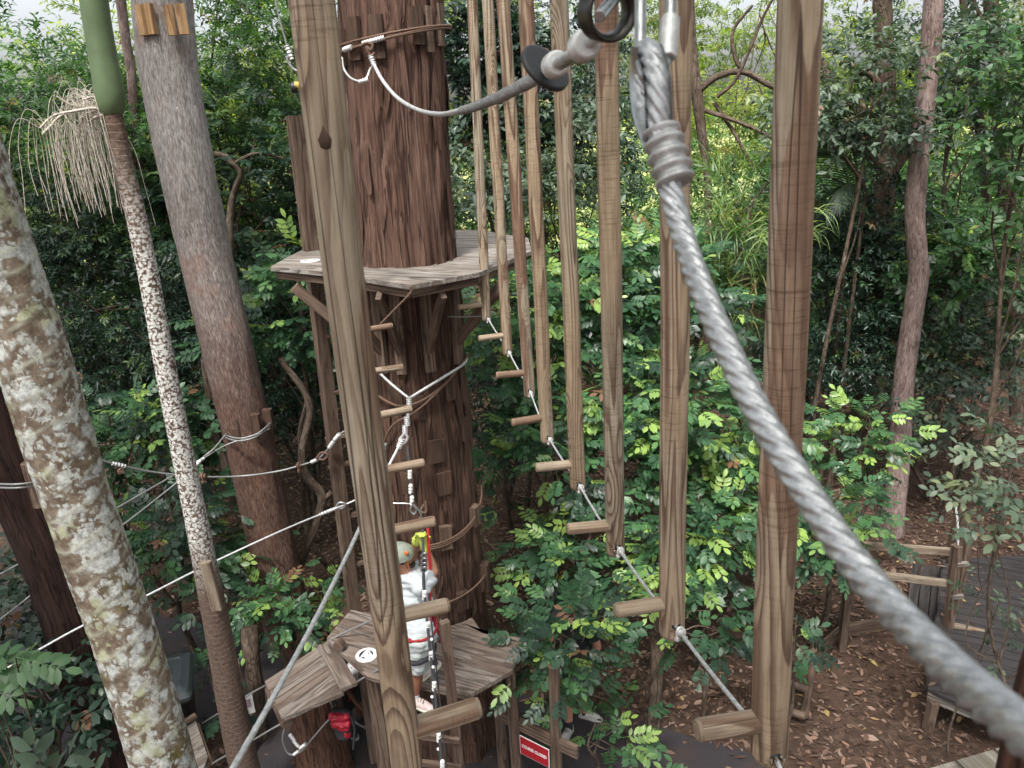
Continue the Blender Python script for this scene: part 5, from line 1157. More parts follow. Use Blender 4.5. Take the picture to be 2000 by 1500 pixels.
# small white tag sign with a black emblem
tq = atY(1656, 1045, 7.35); TG = thing('number_sign', 'small white sign with black marks half hidden by leaves', 'sign', tq)
ux = unit(A(1, .1, -.12)); uz = unit(A(.13, .28, .96)); th_ = np.cross(ux, uz)
def tilt_panel(o0, w_, h_, t_, mat, name, parent):
    V = [o0+ux*a*w_+uz*b*h_+th_*c for c in (0, t_) for (a, b) in ((0, .04), (.04, 0), (.96, 0), (1, .04), (1, .96), (.96, 1), (.04, 1), (0, .96))]
    mb = MB(); mb.add(V, [tuple(range(7, -1, -1)), tuple(range(8, 16))]+[(i, (i+1) % 8, 8+(i+1) % 8, 8+i) for i in range(8)], smooth=False); return mb.build(name, mat, parent)
o0 = atY(1655, 1073, 7.35); tilt_panel(o0, .105, .185, .005, M_white, 'panel', TG); face = -th_ if th_[1] > 0 else th_
mb = MB()
for k, b in enumerate((.82, .64, .47)):
    c = o0+ux*.055+uz*(b*.185)+face*.004
    if k: mb.disc(c-ux*.010, face, .011, .004, 14); mb.disc(c+ux*.012, face, .008, .004, 14); mb.beam(c-ux*.012, c+ux*.014, .005, .010, up=face)
    else: mb.tube([c+ux*.016*math.cos(t)+uz*.014*math.sin(t) for t in np.linspace(0, 6.28, 14, endpoint=False)], .002, n=5, closed=True)
mb.build('emblem', M_blk, TG)
MB().beam(o0+ux*.05-face*.02, (*(o0+ux*.05-face*.02)[:2], -.1), .05, .04).build('stake', M_timber, TG)
# log edging round the bare bed
ED = thing('garden_edging', 'timber edging boards meeting at a short post round the bare bed', 'edging', atZ(1648, 1230, 0))
for a, b in (((1645, 1232), (1760, 1214)), ((1645, 1232), (1580, 1288))):
    p, q = atZ(*a, .09), atZ(*b, .09); MB().beam(p, q, .06, .18).build('board', M_timber, ED)
p = atZ(1646, 1229, 0); MB().beam((p[0], p[1]+.03, -.1), (p[0]+.03, p[1]+.06, .62), .09, .08, up=(0, -1, 0)).build('post', M_pale, ED)
LF = thing('log_ladder', 'small dark pole frame lying on the litter below the last hanging log', 'pole frame', atZ(1560, 1370, 0))
for a, b, h in (((1590, 1285), (1570, 1398), .10), ((1530, 1330), (1578, 1348), .12), ((1526, 1384), (1572, 1398), .12)):
    MB().tube([atZ(*a, h), atZ(*b, h)], [.045, .045], n=12).build('pole', M_timber, LF)
# ------------------------------------------------------------------ foliage
def leafmat(name, dark, mid, light, young, trans=.3, rough=.38, hazev=0.0):
    g = G(name); t = g.attr('tint', 'Fac'); pos = g.attr('tc'); n = g.noise(pos, 2.2, 2)
    tt = g.m('ADD', t, g.m('MULTIPLY', g.m('SUBTRACT', n, .5), .25))
    c = g.ramp(tt, [(.05, dark), (.35, mid), (.62, light), (.86, young), (.93, tuple(min(1, v*1.1) for v in young)), (.97, (.20, .10, .055))])
    hs_ = g.n('ShaderNodeHueSaturation'); hs_.inputs['Saturation'].default_value = .92; hs_.inputs['Value'].default_value = .84; g.put(hs_.inputs['Color'], c); c = hs_.outputs[0]
    c2 = g.mix(1.0, c, (1.5, 1.6, .7), 'MULTIPLY')
    return g.out(c, rough+.06, 0, None, .45, (trans, c2))
L_glossy = leafmat('glossy_leaf', (.013, .038, .021), (.033, .098, .041), (.068, .182, .060), (.27, .42, .07), .26, .34)
L_fresh = leafmat('fresh_leaf', (.02, .055, .02), (.05, .14, .04), (.11, .24, .06), (.28, .4, .07), .38, .4)
L_dark = leafmat('dark_leaf', (.008, .020, .014), (.018, .046, .028), (.040, .092, .05), (.14, .22, .06), .24, .32)
L_olive = leafmat('grey_green_leaf', (.022, .04, .026), (.055, .095, .06), (.11, .165, .10), (.22, .26, .12), .25, .42)
L_back = leafmat('backlit_leaf', (.04, .075, .015), (.10, .16, .025), (.20, .28, .05), (.38, .42, .07), .55, .45)
L_strap = leafmat('strap_leaf', (.03, .07, .02), (.08, .17, .04), (.17, .28, .07), (.32, .34, .12), .4, .4)
L_litter = None
def leaf_tmpl(L, W, det, droop=.12):
    """local x along the leaf, y across, z normal"""
    if det >= 2:
        xs = [0, .34, .70, 1]; ws = [0, .44, .47, 0]; V = []; 
        for x, w_ in zip(xs, ws):
            z = -droop*L*x*x
            if w_ == 0: V.append((x*L, 0, z))
            else: V += [(x*L, 0, z-.0*L), (x*L-.02*L, w_*W, z+.06*W), (x*L-.02*L, -w_*W, z+.06*W)]
        # 0; 1,2,3; 4,5,6; 7
        Fq = [(0, 1, 2), (0, 3, 1), (1, 4, 5, 2), (1, 3, 6, 4), (4, 7, 5), (4, 6, 7)]
        return np.array(V), Fq
    V = [(0, 0, 0), (.45*L, .5*W, .08*W), (L, 0, -droop*L), (.45*L, -.5*W, .08*W)]
    return np.array(V), [(0, 2, 1), (0, 3, 2)]
def rotm(x, n):
    x = unit(x); z = np.asarray(n, float)-x*np.dot(n, x); z = unit(z); return np.stack([x, np.cross(z, x), z], 1)
def sprig_tmpl(kind, det, seed):
    r = random.Random(seed); Vs, Fs, T = [], [], []; off = 0
    def put(V, Fq, M, p, t):
        nonlocal off
        Vs.append(V @ M.T+p); Fs.extend([tuple(i+off for i in q) for q in Fq]); T.extend([t]*len(V)); off += len(V)
    if kind == 'pinn':
        n = r.choice((3, 4, 4, 5)); L = .065*n; 
        V = np.array([(0, .0018, 0), (L, .001, -.03*L), (L, -.001, -.03*L), (0, -.0018, 0)]); put(V, [(0, 1, 2, 3)], np.eye(3), np.zeros(3), .15)
        for i in range(n):
            x = L*(.25+.75*i/n); s_ = .75+.35*math.sin((i+.6)/n*2.6)
            for sg in (1, -1):
                a = math.radians(r.uniform(48, 66)); V, Fq = leaf_tmpl(.108*s_*r.uniform(.9, 1.1), .050*s_, det, r.uniform(.05, .25))
                put(V, Fq, rotm((math.cos(a), sg*math.sin(a), r.uniform(-.25, .05)), (r.uniform(-.2, .2), -sg*r.uniform(-.1, .35), 1)), np.array([x, 0, -.03*x]), r.uniform(-.06, .06))
        V, Fq = leaf_tmpl(.112, .052, det); put(V, Fq, rotm((1, r.uniform(-.2, .2), -.15), (0, 0, 1)), np.array([L, 0, -.03*L]), .04)
    elif kind == 'simple':
        n = r.choice((8, 9, 10, 11)); L = .30
        V = np.array([(0, .003, 0), (L, .001, 0), (L, -.001, 0), (0, -.003, 0)]); put(V, [(0, 1, 2, 3)], np.eye(3), np.zeros(3), -.1)
        for i in range(n):
            x = L*(.15+.85*(i/n)**.9); a = i*2.4+r.uniform(-.4, .4); e = r.uniform(.5, .9); s_ = r.uniform(.75, 1.15)
            d_ = (e, math.cos(a)*1.0, math.sin(a)*.55-.12); V, Fq = leaf_tmpl(.095*s_, .036*s_, det, r.uniform(.05, .3))
            put(V, Fq, rotm(d_, (r.uniform(-.35, .35), r.uniform(-.45, .45), 1)), np.array([x, 0, 0]), r.uniform(-.09, .09))
    elif kind == 'broad':
        n = r.choice((5, 6, 7)); L = .32
        V = np.array([(0, .003, 0), (L, .001, 0), (L, -.001, 0), (0, -.003, 0)]); put(V, [(0, 1, 2, 3)], np.eye(3), np.zeros(3), -.1)
        for i in range(n):
            x = L*(.2+.8*i/n); a = i*2.4; s_ = r.uniform(.8, 1.15); V, Fq = leaf_tmpl(.125*s_, .062*s_, det, r.uniform(.05, .3))
            put(V, Fq, rotm((.6, math.cos(a), math.sin(a)*.4-.2), (r.uniform(-.4, .4), r.uniform(-.4, .4), 1)), np.array([x, 0, 0]), r.uniform(-.08, .08))
    elif kind == 'strap':
        for i in range(9):
            a = i*2.4; L = r.uniform(.3, .55); W = r.uniform(.014, .022); k = 5; V = []
            for j in range(k+1):
                t = j/k; w_ = W*(1-t**2)*.5+.0008; z = .25*L*t-.75*L*t*t; x = L*t*(1-.25*t); V += [(x, w_, z), (x, -w_, z)]
            Fq = [(2*j, 2*j+2, 2*j+3, 2*j+1) for j in range(k)]
            put(np.array(V), Fq, rotm((.75+r.uniform(-.2, .3), math.cos(a)*.8, math.sin(a)*.5+.2), (r.uniform(-.3, .3), r.uniform(-.3, .3), 1)), np.array([.03*i, 0, 0]), r.uniform(-.15, .15))
    V = np.concatenate(Vs); fs = Fs
    return V, fs, np.array(T)
TM = {}
def tmpl(kind, det):
    if (kind, det) not in TM: TM[(kind, det)] = [sprig_tmpl(kind, det, 100+k) for k in range(7)]
    return TM[(kind, det)]
def build_sprigs(name, P, X, N, S, TI, kind, det, mat, parent=None, loc=None):
    """sprigs at P pointing along X with normal N, size S, tint TI -> one mesh"""
    X = X/np.linalg.norm(X, axis=1)[:, None]; N = N-X*(N*X).sum(1)[:, None]; N /= np.maximum(1e-6, np.linalg.norm(N, axis=1))[:, None]; Yv = np.cross(N, X)
    M = np.stack([X, Yv, N], 2)*S[:, None, None]
    T_ = tmpl(kind, det); which = NPR.integers(0, len(T_), len(P)); Vall, Tall, loops, ltot = [], [], [], []; off = 0
    for k, (V, Fq, t) in enumerate(T_):
        idx = np.nonzero(which == k)[0]
        if not len(idx): continue
        W = np.einsum('kij,vj->kvi', M[idx], V)+P[idx][:, None, :]
        nv = len(V); Vall.append(W.reshape(-1, 3)); Tall.append((TI[idx][:, None]+t[None, :]).ravel())
        fl = np.concatenate([np.array(q) for q in Fq]); ft = np.array([len(q) for q in Fq])
        loops.append((fl[None, :]+(off+np.arange(len(idx))*nv)[:, None]).ravel()); ltot.append(np.tile(ft, len(idx))); off += nv*len(idx)
    V = np.concatenate(Vall); T = np.concatenate(Tall); loops = np.concatenate(loops).astype(np.int32); ltot = np.concatenate(ltot).astype(np.int32)
    o0 = ROOTLOC[parent.name] if parent is not None else np.asarray(loc, float)
    me = bpy.data.meshes.new(name); me.vertices.add(len(V)); me.vertices.foreach_set('co', (V-o0).astype(np.float32).ravel())
    me.loops.add(len(loops)); me.loops.foreach_set('vertex_index', loops); me.polygons.add(len(ltot))
    ls = np.concatenate([[0], np.cumsum(ltot)[:-1]]).astype(np.int32); me.polygons.foreach_set('loop_start', ls); me.polygons.foreach_set('loop_total', ltot)
    me.update(calc_edges=True)
    at = me.attributes.new('tint', 'FLOAT', 'POINT'); at.data.foreach_set('value', np.clip(T, 0, 1).astype(np.float32))
    at = me.attributes.new('tc', 'FLOAT_VECTOR', 'POINT'); at.data.foreach_set('vector', V.astype(np.float32).ravel())
    me.materials.append(mat)
    global NLEAF; NLEAF += len(ltot)
    return link(name, me, parent, o0)
NLEAF = 0
def clumps(c, rad, nc, rng, shell=.55):
    """clump centres spread unevenly through an ellipsoid, more of them near its skin"""
    d_ = rng.normal(size=(nc, 3)); d_ /= np.linalg.norm(d_, axis=1)[:, None]; u = rng.random(nc)**shell
    return np.asarray(c)+d_*u[:, None]*np.asarray(rad)*(.8+.4*rng.random((nc, 1)))
def sprig_cloud(cc, center, rng, per, cr, young=.08, lift=.25, S=1.0, tint0=.3, tvar=.12, face=(0, -.35, .9)):
    P, X, N, T = [], [], [], []
    for c in cc:
        k = max(3, int(per*rng.uniform(.5, 1.5))); r_ = cr*rng.uniform(.6, 1.35); d_ = rng.normal(size=(k, 3)); d_[:, 2] = d_[:, 2]*.75+lift*.6; d_ /= np.linalg.norm(d_, axis=1)[:, None]
        p = c+d_*r_*(rng.random((k, 1))**.6)*A(1.15, 1.15, .72)
        out = unit(c-center)*.6; x = d_+out+rng.normal(size=(k, 3))*.35; x[:, 2] = x[:, 2]*.45-.12
        n = A(*face)+d_*.35+rng.normal(size=(k, 3))*.33
        t = tint0+rng.normal()*tvar*.7+rng.normal(size=k)*tvar*.6
        ym = (rng.random(k) < young*1.25) & (d_[:, 2] > -.1); t[ym] = rng.uniform(.70, .90, ym.sum()); t = np.clip(t, 0, .90); t[rng.random(k) < .012] = 1.0 
        P.append(p); X.append(x); N.append(n); T.append(t)
    P, X, N, T = map(np.concatenate, (P, X, N, T))
    keep = P[:, 2] > ground_min+.08
    return P[keep], X[keep], N[keep], S*(.8+.55*rng.random(keep.sum())), T[keep]
ground_min = 0.0
def limb(mb, a, b, r0, r1, rng, n=7, bend=.12, k=10):
    a, b = np.asarray(a, float), np.asarray(b, float); L = np.linalg.norm(b-a)
    m1 = a+(b-a)*.35+rng.normal(size=3)*L*bend; m2 = a+(b-a)*.7+rng.normal(size=3)*L*bend
    P = spline([a, m1, m2, b], k//3+2); mb.tube(P, np.linspace(r0, r1, len(P)), n=n, wob=.12, wsc=5, caps=False); return P
def plant(name, label, cat, px, Y, rad, kind='simple', mat=L_dark, dens=120, det=1, S=1.0, base=None, tr=.045, young=.06, tint=.3, seed=0, group=None, cr=.42, stems=1, per=22, lean=(0, 0), tvar=.15, shell=.55, tmat=None, limbs=9, face=(0, -.35, .9)):
    rng = np.random.default_rng(seed+17); c = atY(*px, Y); rad = A(*rad)
    if base is None: base = (c[0]+lean[0], c[1]+lean[1])
    b = A(base[0], base[1], ground_z(base[0], base[1])-.05)
    if mat is L_glossy: S *= 1.1; dens *= .92; tvar *= 1.35; tint += .02
    root = thing(name, label, cat, (b[0], b[1], b[2]+.05), group or ('forest trees behind the course' if cat == 'tree' else 'shrubs growing under the course'))
    area = math.pi*rad[0]*rad[2]; ns = max(20, dens*area/(S*S)); nc = max(5, int(ns/per))
    cc = clumps(c, rad, nc, rng, shell)
    if c[2]-rad[2] < .5: cc[:, 2] = np.maximum(cc[:, 2], b[2]+.25)
    P, X, N, Sz, T = sprig_cloud(cc, c, rng, per, cr, young, S=S, tint0=tint, tvar=tvar, face=face)
    build_sprigs('crown' if cat == 'tree' else 'foliage', P, X, N, Sz, T, kind, det, mat, root)
    mb = MB()
    for s_ in range(stems):
        bb_ = b+A(rng.normal()*.12, rng.normal()*.12, 0)*(stems > 1); top = c+A(rng.normal()*.25*rad[0], 0, rad[2]*.55)
        P0 = limb(mb, bb_, top, tr, tr*.28, rng, 8, .05, 18)
        for q in range(limbs):
            i = int(len(P0)*rng.uniform(.35, .97)); tg = cc[rng.integers(len(cc))]; limb(mb, P0[min(i, len(P0)-1)], tg, tr*.34, tr*.07, rng, 5, .10, 8)
    mb.build('trunk' if cat == 'tree' else 'stem', tmat or M_trunk, root)
    return root

V_ = 'shrub'; T_r = 'tree'
# --- left side, far to near
plant('forest_tree', 'hazy light green tree under the white sky at the far left', T_r, (60, 210), 13, (2.2, 1.6, 1.3), 'simple', L_fresh, 150, 1, 1.15, young=.10, tint=.36, seed=1, cr=.5)
plant('forest_tree', 'tree with bright fresh leaves filling the gap right of the grey trunk, top left', T_r, (500, 110), 12.5, (1.5, 1.5, 1.9), 'simple', L_fresh, 190, 1, 1.0, young=.14, tint=.42, seed=2, cr=.5)
plant('forest_tree', 'pale green tree between the slim palm and the grey trunk', T_r, (270, 250), 11.5, (1.0, 1.2, 1.5), 'simple', L_fresh, 190, 1, .95, young=.08, tint=.36, seed=3)
plant('forest_tree', 'dark small leaved tree behind the flower panicle', T_r, (140, 430), 12, (2.0, 1.4, 1.5), 'simple', L_dark, 190, 1, 1.05, young=.05, tint=.36, seed=4)
plant('forest_tree', 'dark tree with twisted limbs between the grey trunk and the tall ladder', T_r, (530, 420), 11.3, (1.5, 1.3, 2.0), 'pinn', L_dark, 160, 1, .95, young=.09, tint=.42, seed=5)
plant('forest_tree', 'dense dark understorey tree behind the white speckled palm stem', T_r, (260, 650), 10.8, (2.1, 1.3, 1.3), 'simple', L_dark, 190, 1, .95, young=.06, tint=.42, seed=6)
plant('leafy_shrub', 'shrub of glossy paired leaves right of the grey trunk at mid height', V_, (590, 600), 9.3, (.8, .8, 1.2), 'pinn', L_glossy, 120, 2, .85, young=.10, tint=.36, seed=7)
plant('leafy_shrub', 'glossy shrub growing behind the white speckled stem, above the slack cable', V_, (270, 880), 9.0, (1.3, .9, .9), 'pinn', L_glossy, 110, 2, .8, young=.08, tint=.34, seed=8, per=16)
plant('leafy_shrub', 'glossy shrub between the pale palm and the slim palm stem near the path', V_, (335, 1055), 7.9, (.8, .5, .50), 'pinn', L_glossy, 125, 2, .78, young=.05, tint=.34, seed=9, per=14)
plant('leafy_shrub', 'glossy sprays overlapping the foot of the grey trunk', V_, (560, 1170), 7.3, (.62, .4, .42), 'pinn', L_glossy, 95, 2, .72, young=.05, tint=.38, seed=10, per=10, tr=.035)
plant('leafy_shrub', 'small sprays of paired leaves beside the bin and the slim palm', V_, (430, 1335), 6.6, (.22, .2, .42), 'pinn', L_glossy, 36, 2, .65, young=.03, tint=.36, seed=11, per=7, tr=.02, limbs=6)
plant('leafy_shrub', 'shaded grey green shrub at the left edge below the dark trunk', V_, (20, 1180), 6.2, (.8, .6, .7), 'broad', L_olive, 110, 2, .8, young=.02, tint=.22, seed=12, per=12)
plant('leafy_shrub', 'dark ground shrub in the bottom left corner', V_, (40, 1400), 5.4, (.8, .5, .55), 'broad', L_dark, 120, 2, .8, young=.02, tint=.40, seed=13, per=12)
plant('leafy_shrub', 'dim undergrowth behind the slack cable, left of the crooked sapling', V_, (560, 760), 10.4, (1.3, .9, 1.0), 'simple', L_dark, 140, 1, .9, young=.03, tint=.33, seed=14)
plant('leafy_shrub', 'dim undergrowth between the pale palm and the dark trunk', V_, (190, 760), 11.5, (1.4, .9, .8), 'simple', L_dark, 130, 1, .9, young=.05, tint=.36, seed=15)
# --- centre, behind the hanging logs
plant('forest_tree', 'very dark crown directly right of the red trunk at the top', T_r, (950, 90), 11.5, (1.0, 1.0, 1.6), 'pinn', L_dark, 170, 1, .9, young=.03, tint=.30, seed=20)
plant('forest_tree', 'tree with pale olive leaves behind the farthest hanging logs', T_r, (1000, 330), 10.6, (1.3, 1.0, .95), 'broad', L_olive, 130, 1, .85, young=.05, tint=.45, seed=21)
plant('forest_tree', 'dark tree behind the third and fourth hanging logs, upper centre', T_r, (1140, 180), 12, (1.2, 1.2, 1.6), 'simple', L_dark, 150, 1, 1.0, young=.06, tint=.42, seed=22)
plant('forest_tree', 'thin crowned yellow green tree against the bright clearing', T_r, (1420, 150), 14, (1.6, 1.2, 1.8), 'simple', L_back, 60, 1, 1.0, young=.20, tint=.5, seed=23, shell=.4)
plant('leafy_shrub', 'green shrub with lime tips behind the fourth and fifth logs', V_, (1080, 620), 9.2, (1.15, .9, .95), 'pinn', L_glossy, 150, 2, .8, young=.12, tint=.42, seed=24)
plant('leafy_shrub', 'green shrub with lime tips between the third and second logs', V_, (1260, 560), 9.6, (1.1, .9, 1.0), 'pinn', L_glossy, 150, 2, .85, young=.12, tint=.40, seed=25)
plant('leafy_shrub', 'broad glossy shrub behind the second hanging log, centre right', V_, (1320, 830), 8.4, (1.2, .8, .85), 'pinn', L_glossy, 150, 2, .8, young=.14, tint=.42, seed=26, per=18)
plant('leafy_shrub', 'glossy shrub behind the middle pegs, right of the red trunk', V_, (1080, 880), 8.2, (.95, .7, .75), 'pinn', L_glossy, 125, 2, .76, young=.08, tint=.36, seed=27, per=14)
plant('leafy_shrub', 'bright glossy bush with many lime tips left of the nearest right log', V_, (1370, 1020), 7.4, (.9, .7, .60), 'pinn', L_glossy, 135, 2, .74, young=.16, tint=.42, seed=28, per=14)
plant('leafy_shrub', 'glossy bush with lime shoots below the fifth peg', V_, (1120, 1080), 7.2, (.65, .55, .5), 'pinn', L_glossy, 105, 2, .72, young=.12, tint=.38, seed=29, per=11)
plant('leafy_shrub', 'leafy branch hanging over the right corner of the lower platform', V_, (1120, 1258), 5.75, (.48, .32, .30), 'pinn', L_glossy, 190, 2, .66, young=.12, tint=.36, seed=30, per=9, tr=.03, base=(1.1, 6.2))
plant('leafy_shrub', 'big leaved glossy bush under the second hanging log', V_, (1330, 1225), 6.2, (.50, .4, .27), 'pinn', L_glossy, 105, 2, .82, young=.10, tint=.38, seed=31, per=9, tr=.04, base=(1.35, 6.35))
plant('leafy_shrub', 'young shrub poking up at the bottom centre by the path', V_, (1170, 1440), 5.55, (.42, .3, .34), 'pinn', L_glossy, 70, 2, .68, young=.14, tint=.42, seed=32, per=7, tr=.02)
plant('leafy_shrub', 'glossy bush just right of the nearest right log', V_, (1610, 1010), 7.4, (.68, .6, .62), 'pinn', L_glossy, 100, 2, .74, young=.09, tint=.38, seed=33, per=12)
plant('leafy_shrub', 'leaf sprays right of the nearest right log, low down', V_, (1555, 1235), 6.3, (.28, .3, .40), 'pinn', L_glossy, 75, 2, .72, young=.12, tint=.40, seed=34, per=8, tr=.025)
plant('leafy_shrub', 'grey green sprays with one yellow tip beside the kinked red trunk', V_, (1690, 870), 8.6, (.55, .5, .5), 'pinn', L_glossy, 110, 2, .74, young=.06, tint=.5, seed=35, per=12)
# --- right side
plant('strappy_shrub', 'tall clump of strappy light green leaves left of the nearest right log', V_, (1440, 470), 10.4, (.85, .6, 1.1), 'strap', L_strap, 42, 2, .95, young=.10, tint=.42, seed=40, per=7)
plant('forest_tree', 'pale leaved tree between the nearest right log and the kinked red trunk', T_r, (1660, 190), 10.6, (1.15, .9, 1.0), 'broad', L_olive, 120, 1, .85, young=.04, tint=.40, seed=41)
plant('forest_tree', 'dark tree with shadowed crown between log and red trunk at mid height', T_r, (1650, 480), 11.6, (1.4, 1.0, 1.2), 'simple', L_dark, 170, 1, .95, young=.05, tint=.36, seed=42)
plant('leafy_shrub', 'shadowy undergrowth right of the nearest log, middle of the slope', V_, (1620, 720), 11, (1.3, .9, .8), 'simple', L_dark, 140, 1, .95, young=.05, tint=.36, seed=43)
plant('forest_tree', 'tree with drooping paired leaves right of the kinked red trunk', T_r, (1900, 520), 10.9, (1.15, .6, 1.25), 'pinn', L_fresh, 85, 2, .95, young=.10, tint=.24, seed=44, per=10)
plant('forest_tree', 'dim tall tree in the upper right corner', T_r, (1910, 150), 12, (1.5, 1.0, 1.6), 'simple', L_dark, 130, 1, 1.0, young=.06, tint=.48, seed=45)
plant('forest_tree', 'light green branch entering at the upper right edge', T_r, (2000, 230), 8.5, (.5, .5, 1.3), 'broad', L_fresh, 90, 2, .75, young=.04, tint=.32, seed=46, per=10)
plant('leafy_shrub', 'grey green shrub with pale leaves behind the dark deck', V_, (1890, 720), 10.4, (1.1, .8, .65), 'broad', L_olive, 120, 2, .72, young=.06, tint=.34, seed=47, per=16)
plant('leafy_shrub', 'twiggy grey green branch in front of the deck at the right edge', V_, (1985, 960), 5.2, (.32, .3, .36), 'broad', L_olive, 90, 2, .62, young=.06, tint=.50, seed=48, per=7, tr=.025, base=(4.2, 5.0))
plant('leafy_shrub', 'thin twig with sparse pale leaves over the dark deck boards', V_, (1945, 1210), 5.3, (.22, .2, .28), 'broad', L_olive, 50, 2, .5, young=.06, tint=.52, seed=49, per=4, tr=.015, base=(4.1, 5.4), limbs=5)
plant('leafy_shrub', 'low shrubs on the brown slope right of the kinked red trunk', V_, (1860, 860), 11, (.8, .6, .3), 'simple', L_olive, 70, 2, .8, young=.05, tint=.32, seed=50, per=10)
plant('leafy_shrub', 'dim undergrowth just right of the big trunk below the upper platform', V_, (985, 740), 10.6, (.9, .8, 1.05), 'simple', L_dark, 150, 1, .9, young=.05, tint=.34, seed=60)
plant('leafy_shrub', 'dark undergrowth behind the kinked red trunk halfway down', V_, (1800, 640), 12, (1.6, .8, .9), 'simple', L_dark, 140, 1, .95, young=.05, tint=.36, seed=61)
# --- the far wood: one mass no one could count
def far_wood():
    rng = np.random.default_rng(99); P, X, N, S, T = [], [], [], [], []; mbt = MB()
    for k in range(92):
        Y = rng.uniform(15, 26); x = rng.uniform(-.82, .82)*Y*1.0; zc = rng.uniform(.6, 5.0 if abs(x/Y) < .7 else 6.5); 
        if x/Y < -.45: zc = min(zc, 4.6)
        if .12 < x/Y < .34 and zc > 3.6 and rng.random() < .6: continue      # the gap to the bright clearing
        r = A(rng.uniform(1.4, 2.6), 1.4, rng.uniform(1.2, 2.4))
        cc = clumps((x, Y, zc), r, 30, rng); p, xx, n, s_, t = sprig_cloud(cc, A(x, Y, zc), rng, 17, .6, .07, S=1.35, tint0=.34+rng.normal()*.07)
        P.append(p); X.append(xx); N.append(n); S.append(s_); T.append(t)
    P, X, N, S, T = map(np.concatenate, (P, X, N, S, T))
    o = build_sprigs('far_wood', P, X, N, S, T, 'simple', 1, L_fresh, None, (0, 20, 0)); o['kind'] = 'stuff'
far_wood()
# upper foliage of the far right, against the light
def high_wood():
    rng = np.random.default_rng(5); P, X, N, S, T = [], [], [], [], []
    for k in range(46):
        Y = rng.uniform(17, 27); x = rng.uniform(-.15, .95)*Y; zc = rng.uniform(5.0, 10.5)
        r = A(rng.uniform(1.3, 2.2), 1.2, rng.uniform(.9, 1.8)); cc = clumps((x, Y, zc), r, 20, rng)
        p, xx, n, s_, t = sprig_cloud(cc, A(x, Y, zc), rng, 13, .6, .12, S=1.3, tint0=.42+rng.normal()*.08)
        P.append(p); X.append(xx); N.append(n); S.append(s_); T.append(t)
    for k in range(22):
        Y = rng.uniform(15, 24); x = rng.uniform(-.75, -.2)*Y; zc = rng.uniform(5.0, 7.4) if x/Y > -.5 else rng.uniform(4.6, 5.8)
        r = A(rng.uniform(1.3, 2.2), 1.2, rng.uniform(.9, 1.6)); cc = clumps((x, Y, zc), r, 22, rng)
        p, xx, n, s_, t = sprig_cloud(cc, A(x, Y, zc), rng, 13, .6, .12, S=1.3, tint0=.42+rng.normal()*.08)
        P.append(p); X.append(xx); N.append(n); S.append(s_); T.append(t)
    P, X, N, S, T = map(np.concatenate, (P, X, N, S, T))
    o = build_sprigs('far_canopy', P, X, N, S, T, 'simple', 1, L_back, None, (0, 20, 0)); o['kind'] = 'stuff'
high_wood()
# crowns added overhead, out of frame, to shade the whole place
def overhead():
    rng = np.random.default_rng(31); P, X, N, S, T = [], [], [], [], []
    for k in range(62):
        x, y, z = rng.uniform(-15, 15), rng.uniform(-9, 8.5), rng.uniform(11.0, 15)
        if y > 9: z += 1.5
        r = A(rng.uniform(1.4, 2.6), rng.uniform(1.4, 2.6), .8); cc = clumps((x, y, z), r, 16, rng)
        p, xx, n, s_, t = sprig_cloud(cc, A(x, y, z), rng, 9, .7, .1, S=2.2, tint0=.4)
        P.append(p); X.append(xx); N.append(n); S.append(s_); T.append(t)
    P, X, N, S, T = map(np.concatenate, (P, X, N, S, T))
    o = build_sprigs('added_shade_canopy', P, X, N, S, T, 'simple', 1, L_fresh, None, (0, 2, 12)); o['kind'] = 'stuff'
overhead()
# --- bare trunks one can tell apart in the background
def bare(label, ctrl, mat, lim=(), name='tree'):
    root = thing('forest_tree', label, 'tree', (*atY(*ctrl[-1][:3])[:2], 0), 'forest trees behind the course'); mb = trunk_part('trunk', root, ctrl, None, 18, .08, .10, 6, build=False, up=5.0 if ctrl[0][1] < 0 else 0); rng = np.random.default_rng(len(label))
    for (pts, w0, w1) in lim:
        P = spline([atY(*p) for p in pts], 8); dd = depth(P[0]); mb.tube(P, np.linspace(w0, w1, len(P))*dd/F_PX/2, n=8, wob=.12, wsc=5, caps=False)
    mb.build('trunk', mat, root); return root
bare('thin pinkish trunk between the crownshaft and the grey trunk at the top', [(226, -90, 11, 20), (236, 0, 11, 19), (246, 80, 11, 18), (256, 140, 11, 18), (268, 300, 11, 18), (300, 620, 11, 18), (330, 960, 11, 20)], M_pink)
bare('dark forked trunk behind the nearest right log, limb leaning left', [(1722, -60, 12, 34), (1726, 60, 12, 34), (1735, 200, 12, 32), (1733, 330, 12, 40), (1715, 480, 12, 40), (1702, 600, 12, 36), (1690, 720, 12, 40), (1680, 930, 11.6, 46)], M_trunk, [([(1733, 340, 12), (1690, 285, 11.9), (1640, 210, 11.8), (1600, 120, 11.7)], 26, 20), ([(1735, 345, 12), (1775, 290, 12.2), (1800, 240, 12.4)], 24, 12), ([(1735, 180, 12), (1690, 140, 11.9), (1650, 125, 11.8)], 16, 8), ([(1705, 420, 12), (1680, 350, 11.7), (1640, 300, 11.6), (1590, 270, 11.5)], 12, 8)])
